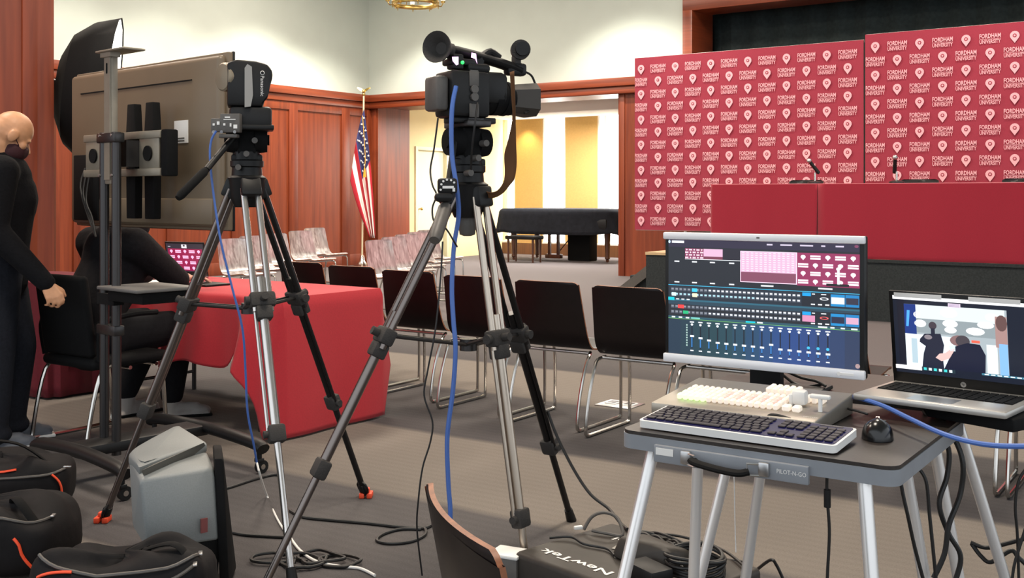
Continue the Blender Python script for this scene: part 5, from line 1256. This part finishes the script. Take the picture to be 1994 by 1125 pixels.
cable(gz([(566, 1048), (585, 1072), (615, 1092), (660, 1102), (700, 1106), (730, 1120)]), .005, WHITE, 'pale grey cable curving right along the bottom between the tripods')
cable(gz([(412, 958), (450, 948), (500, 932), (540, 924), (552, 940)]), .006, BLKC, 'black cable on the carpet right of the loudspeaker')
cable(gz([(430, 1030), (470, 1040), (520, 1044), (560, 1046)]), .006, BLKC, 'lower black cable between the loudspeaker and left tripod front foot')
cable(gz([(562, 992), (590, 1006), (640, 1012), (720, 1019), (790, 1027), (826, 1028), (846, 1018)]), .007, BLKC, 'long black cable running right from the left tripod to the floor loop')
cable(gz([(820, 1030), (780, 1030), (745, 1040), (734, 1052), (760, 1058), (800, 1054), (826, 1042), (828, 1030), (815, 1026)]), .006, BLKC, 'black cable loop lying on the carpet left of the nearest chair')
cable(dz([(853, 230, 3.60), (845, 290, 3.58), (838, 330, 3.55), (842, 360, 3.50), (850, 380, 3.48), (842, 405, 3.47), (846, 432, 3.44), (868, 445, 3.42), (884, 470, 3.42), (890, 480, 3.44)]), .003, BLKC, 'thin dark lead from the camcorder battery to the zoom controller')
cable(dz([(862, 470, 3.40), (858, 540, 3.38), (848, 640, 3.36), (833, 720, 3.36), (826, 770, 3.36), (842, 820, 3.36), (838, 860, 3.36), (823, 910, 3.36), (815, 970, 3.36), (812, 1030, 3.38), (822, 1120, 3.42)]), .0028, BLKC, 'thin black cord hanging from the zoom controller to the floor')
cable(dz([(930, 200, 3.55), (925, 240, 3.52), (919, 290, 3.54), (917, 330, 3.58)]), .0035, BLKC, 'short black lead on the side of the camcorder')
cable(dz([(1066, 800, 4.02), (1085, 850, 4.0), (1118, 915, 3.95), (1150, 962, 3.9), (1185, 990, 3.85), (1208, 1018, 3.72), (1222, 1030, 3.62)]), .0055, BLKC, 'black cable from the right leg of the middle tripod down to the lettered case')
rnd = random.Random(4)
for k in range(4):
    c_ = (540+40*k, 1085+8*(k % 2)); l = [(c_[0]+rnd.uniform(28, 55)*math.cos(a*.9+k), c_[1]+rnd.uniform(6, 18)*math.sin(a*.9+k)) for a in range(9)]
    cable([G(x, y, .006+.012*rnd.random()) for x, y in l], .006, BLKC, 'tangled black cable on the floor, %s in the heap by the nearest chair' % ('leftmost', 'second from left', 'third from left', 'rightmost')[k], group='tangled cables at the bottom')
m = MB()
for k in range(3): c0_ = G(115, 755, .02+.012*k); m.tube([c0_+V(((.085+.02*math.sin(a*1.7+k))*math.cos(a*.7), (.10+.03*math.cos(a*2.1+k))*math.sin(a*.7), .02*math.sin(a*1.3+k)**2)) for a in range(18)], .009, n=8, sm=4)
obj('extension_cord', m, mat('cord_orange', col(225, 78, 40), .5), label='coiled orange extension cord on the floor behind the standing person', cat='cord')
q = G(150, 705, 0); t = thing('power_strip', 'white power strip with plugs on the floor left of the seated person', 'power strip', V((-3.21, 7.96, 0)), R(20))
m = MB(); m.box((0, 0, .022), (.30, .06, .04), bev=.006); obj('body', m, WHITE, t, local=True)
for x in (-.08, .02, .10): m = MB(); m.box((x, 0, .06), (.05, .045, .05), bev=.005); obj('plug', m, BLK if x == .02 else WHITE, t, local=True)
# around the operator's tables
cable([P(1652, 771, 2.66), P(1680, 777, 2.6), P(1720, 790, 2.52), P(1770, 814, 2.40), P(1830, 842, 2.28), P(1890, 860, 2.22), P(1950, 868, 2.16), P(2040, 868, 2.10)], .0055, BLUEC, 'blue cable running from the console right across the table edge')
m = MB(); q = P(1645, 773, 2.68); m.box(q, (.022, .03, .016), Rt, .003); obj('cable_plug', m, mat('plug_blue', col(30, 40, 120), .4), label='dark blue plug behind the right end of the console', cat='plug')
cable(dz([(1800, 800, 2.62), (1824, 836, 2.56), (1847, 874, 2.54), (1844, 927, 2.53), (1829, 980, 2.52), (1846, 1036, 2.52), (1870, 1080, 2.52), (1862, 1125, 2.52), (1840, 1180, 2.52)]), .006, BLKC, 'thick black cable hanging behind the right table legs, left one of the crossing pair')
cable(dz([(1812, 800, 2.60), (1840, 822, 2.54), (1873, 890, 2.50), (1871, 957, 2.50), (1848, 1021, 2.49), (1839, 1078, 2.49), (1818, 1125, 2.49)]), .006, BLKC, 'second thick black cable hanging below the laptop corner')
cable(dz([(1770, 880, 2.50), (1784, 905, 2.47), (1803, 936, 2.46), (1810, 1002, 2.46), (1821, 1110, 2.46), (1824, 1150, 2.46)]), .004, BLKC, 'thin black cable hanging right of the bluish table leg')
cable(dz([(1752, 925, 2.30), (1758, 960, 2.30), (1768, 1005, 2.30), (1780, 1060, 2.31), (1797, 1125, 2.32)]), .004, BLKC, 'thin black cable hanging left of the bluish table leg')
cable(dz([(1610, 868, 2.27), (1611, 900, 2.20), (1610, 950, 2.20), (1612, 985, 2.20), (1615, 1040, 2.20), (1611, 1125, 2.20), (1611, 1180, 2.20)]), .0032, BLKC, 'black cord hanging straight down from the front of the table below the keyboard')
m = MB(); q = P(1611, 970, 2.20); m.cyl(q-V((0, 0, .018)), q+V((0, 0, .018)), .007); obj('cord_ferrite', m, BLK, label='small black bead on the cord hanging below the keyboard', cat='cord bead')
cable(dz([(1428, 890, 2.86), (1430, 950, 2.86), (1431, 1010, 2.86), (1433, 1075, 2.86)]), .0015, WHITE, 'thin pale string hanging under the table near the middle leg', cat='string')
for k, l in enumerate(([(1890, 1056, 3.0), (1920, 1066, 2.98), (1960, 1058, 2.95), (2010, 1044, 2.92)], [(1892, 1058, 3.0), (1910, 1082, 2.98), (1930, 1094, 2.96), (1968, 1072, 2.95), (1984, 1086, 2.94), (2010, 1110, 2.94)], [(2004, 905, 2.9), (1984, 935, 2.9), (1977, 985, 2.9), (1981, 1040, 2.9), (1984, 1130, 2.9)], [(2006, 1000, 2.85), (1990, 1050, 2.85), (1975, 1100, 2.85), (1970, 1140, 2.85)])):
    cable(dz(l), .006 if k < 2 else .004, BLKC, ('black cable looping left at the lower right corner, upper strand', 'black cable zigzagging at the lower right corner, lower strand', 'thin black cable dropping along the right picture edge', 'black cable slanting down at the bottom right corner')[k], group='cables at the right edge')
for k, l in enumerate(([(1530, 722, 2.92), (1560, 735, 2.90), (1590, 742, 2.88), (1608, 752, 2.86)], [(1520, 726, 2.95), (1545, 745, 2.93), (1570, 752, 2.9), (1600, 748, 2.88)])): 
    pts = dz(l)
    for p in pts: p.z = max(p.z, .752)
    cable(pts, .004, BLKC, ('upper', 'lower')[k]+' black cable behind the monitor foot on the table', group='cables behind the monitor')
cable(dz([(1690, 806, 2.50), (1670, 800, 2.52), (1650, 795, 2.58), (1630, 785, 2.64)]), .003, BLKC, 'black mouse lead running behind the console')
# cables on the lettered case
KZ = lambda l: [KQ(x, y, z) for x, y, z in l]
cable(KZ([(.02, .16, .15), (.03, .13, .19), (.06, .10, .205), (.10, .08, .19), (.14, .10, .148), (.10, .13, .15), (.05, .15, .152)]), .006, GREYP, 'grey cable coil with white plug standing on the case')
m = MB(); q = KQ(.01, .175, .158); m.box(q, (.03, .014, .012), KR @ M.Rotation(1.2, 3, 'Z'), .003); obj('cable_plug', m, WHITE, label='white plug of the grey coil on the lettered case', cat='plug')
for k, l in enumerate(([(.0, .30, .148), (.05, .25, .152), (.12, .26, .148), (.20, .24, .148), (.26, .27, .148)], [(.18, .02, .148), (.26, .05, .17), (.36, .06, .165), (.44, .10, .148)], [(.30, .10, .15), (.38, .12, .19), (.46, .16, .16), (.54, .18, .148)], [(.34, .20, .16), (.40, .17, .20), (.50, .24, .17), (.58, .28, .148)], [(.20, .03, .15), (.30, .0, .16), (.45, -.02, .15), (.60, .06, .15)])):
    cable(KZ(l), .0045, BLKC, ('wavy black lead across the left end of the lettered case', 'black lead along the rear edge of the lettered case', 'black lead bowed over the middle of the lettered case', 'black lead over the dark pouch on the lettered case', 'black lead trailing along the far side of the lettered case')[k], group='leads on the lettered case')
m = MB()
for k in range(7): c0_ = KQ(.52, .20, .150+.009*k); m.tube([c0_+V((.085*math.cos(a*math.pi/6)+.006*math.sin(k*3), .085*math.sin(a*math.pi/6), .006*math.sin(a+k))) for a in range(12)], .0055, n=8, sm=3, closed=True)
obj('cable_coil', m, BLKC, label='coil of black cable on the right end of the lettered case', cat='cable')
m = MB()
for k in range(4): m.tube([KQ(.16+.05*q_, .04+.012*k+.012*math.sin(q_*2+k), .150+.012*math.sin(q_*1.3+k)**2) for q_ in range(6)], .006, n=8, sm=4)
obj('cable_bundle', m, BLKC, label='bundle of black cables on the rear edge of the lettered case', cat='cable')
cable(gz([(1378, 1085), (1420, 1090), (1465, 1096)]), .005, BLKC, 'black cable on the floor under the table, right of the case')
cable(dz([(1470, 1112, 3.45), (1500, 1090, 3.3), (1512, 1100, 3.3), (1524, 1125, 3.3)]), .005, BLKC, 'small black cable arch on the floor under the middle of the table')
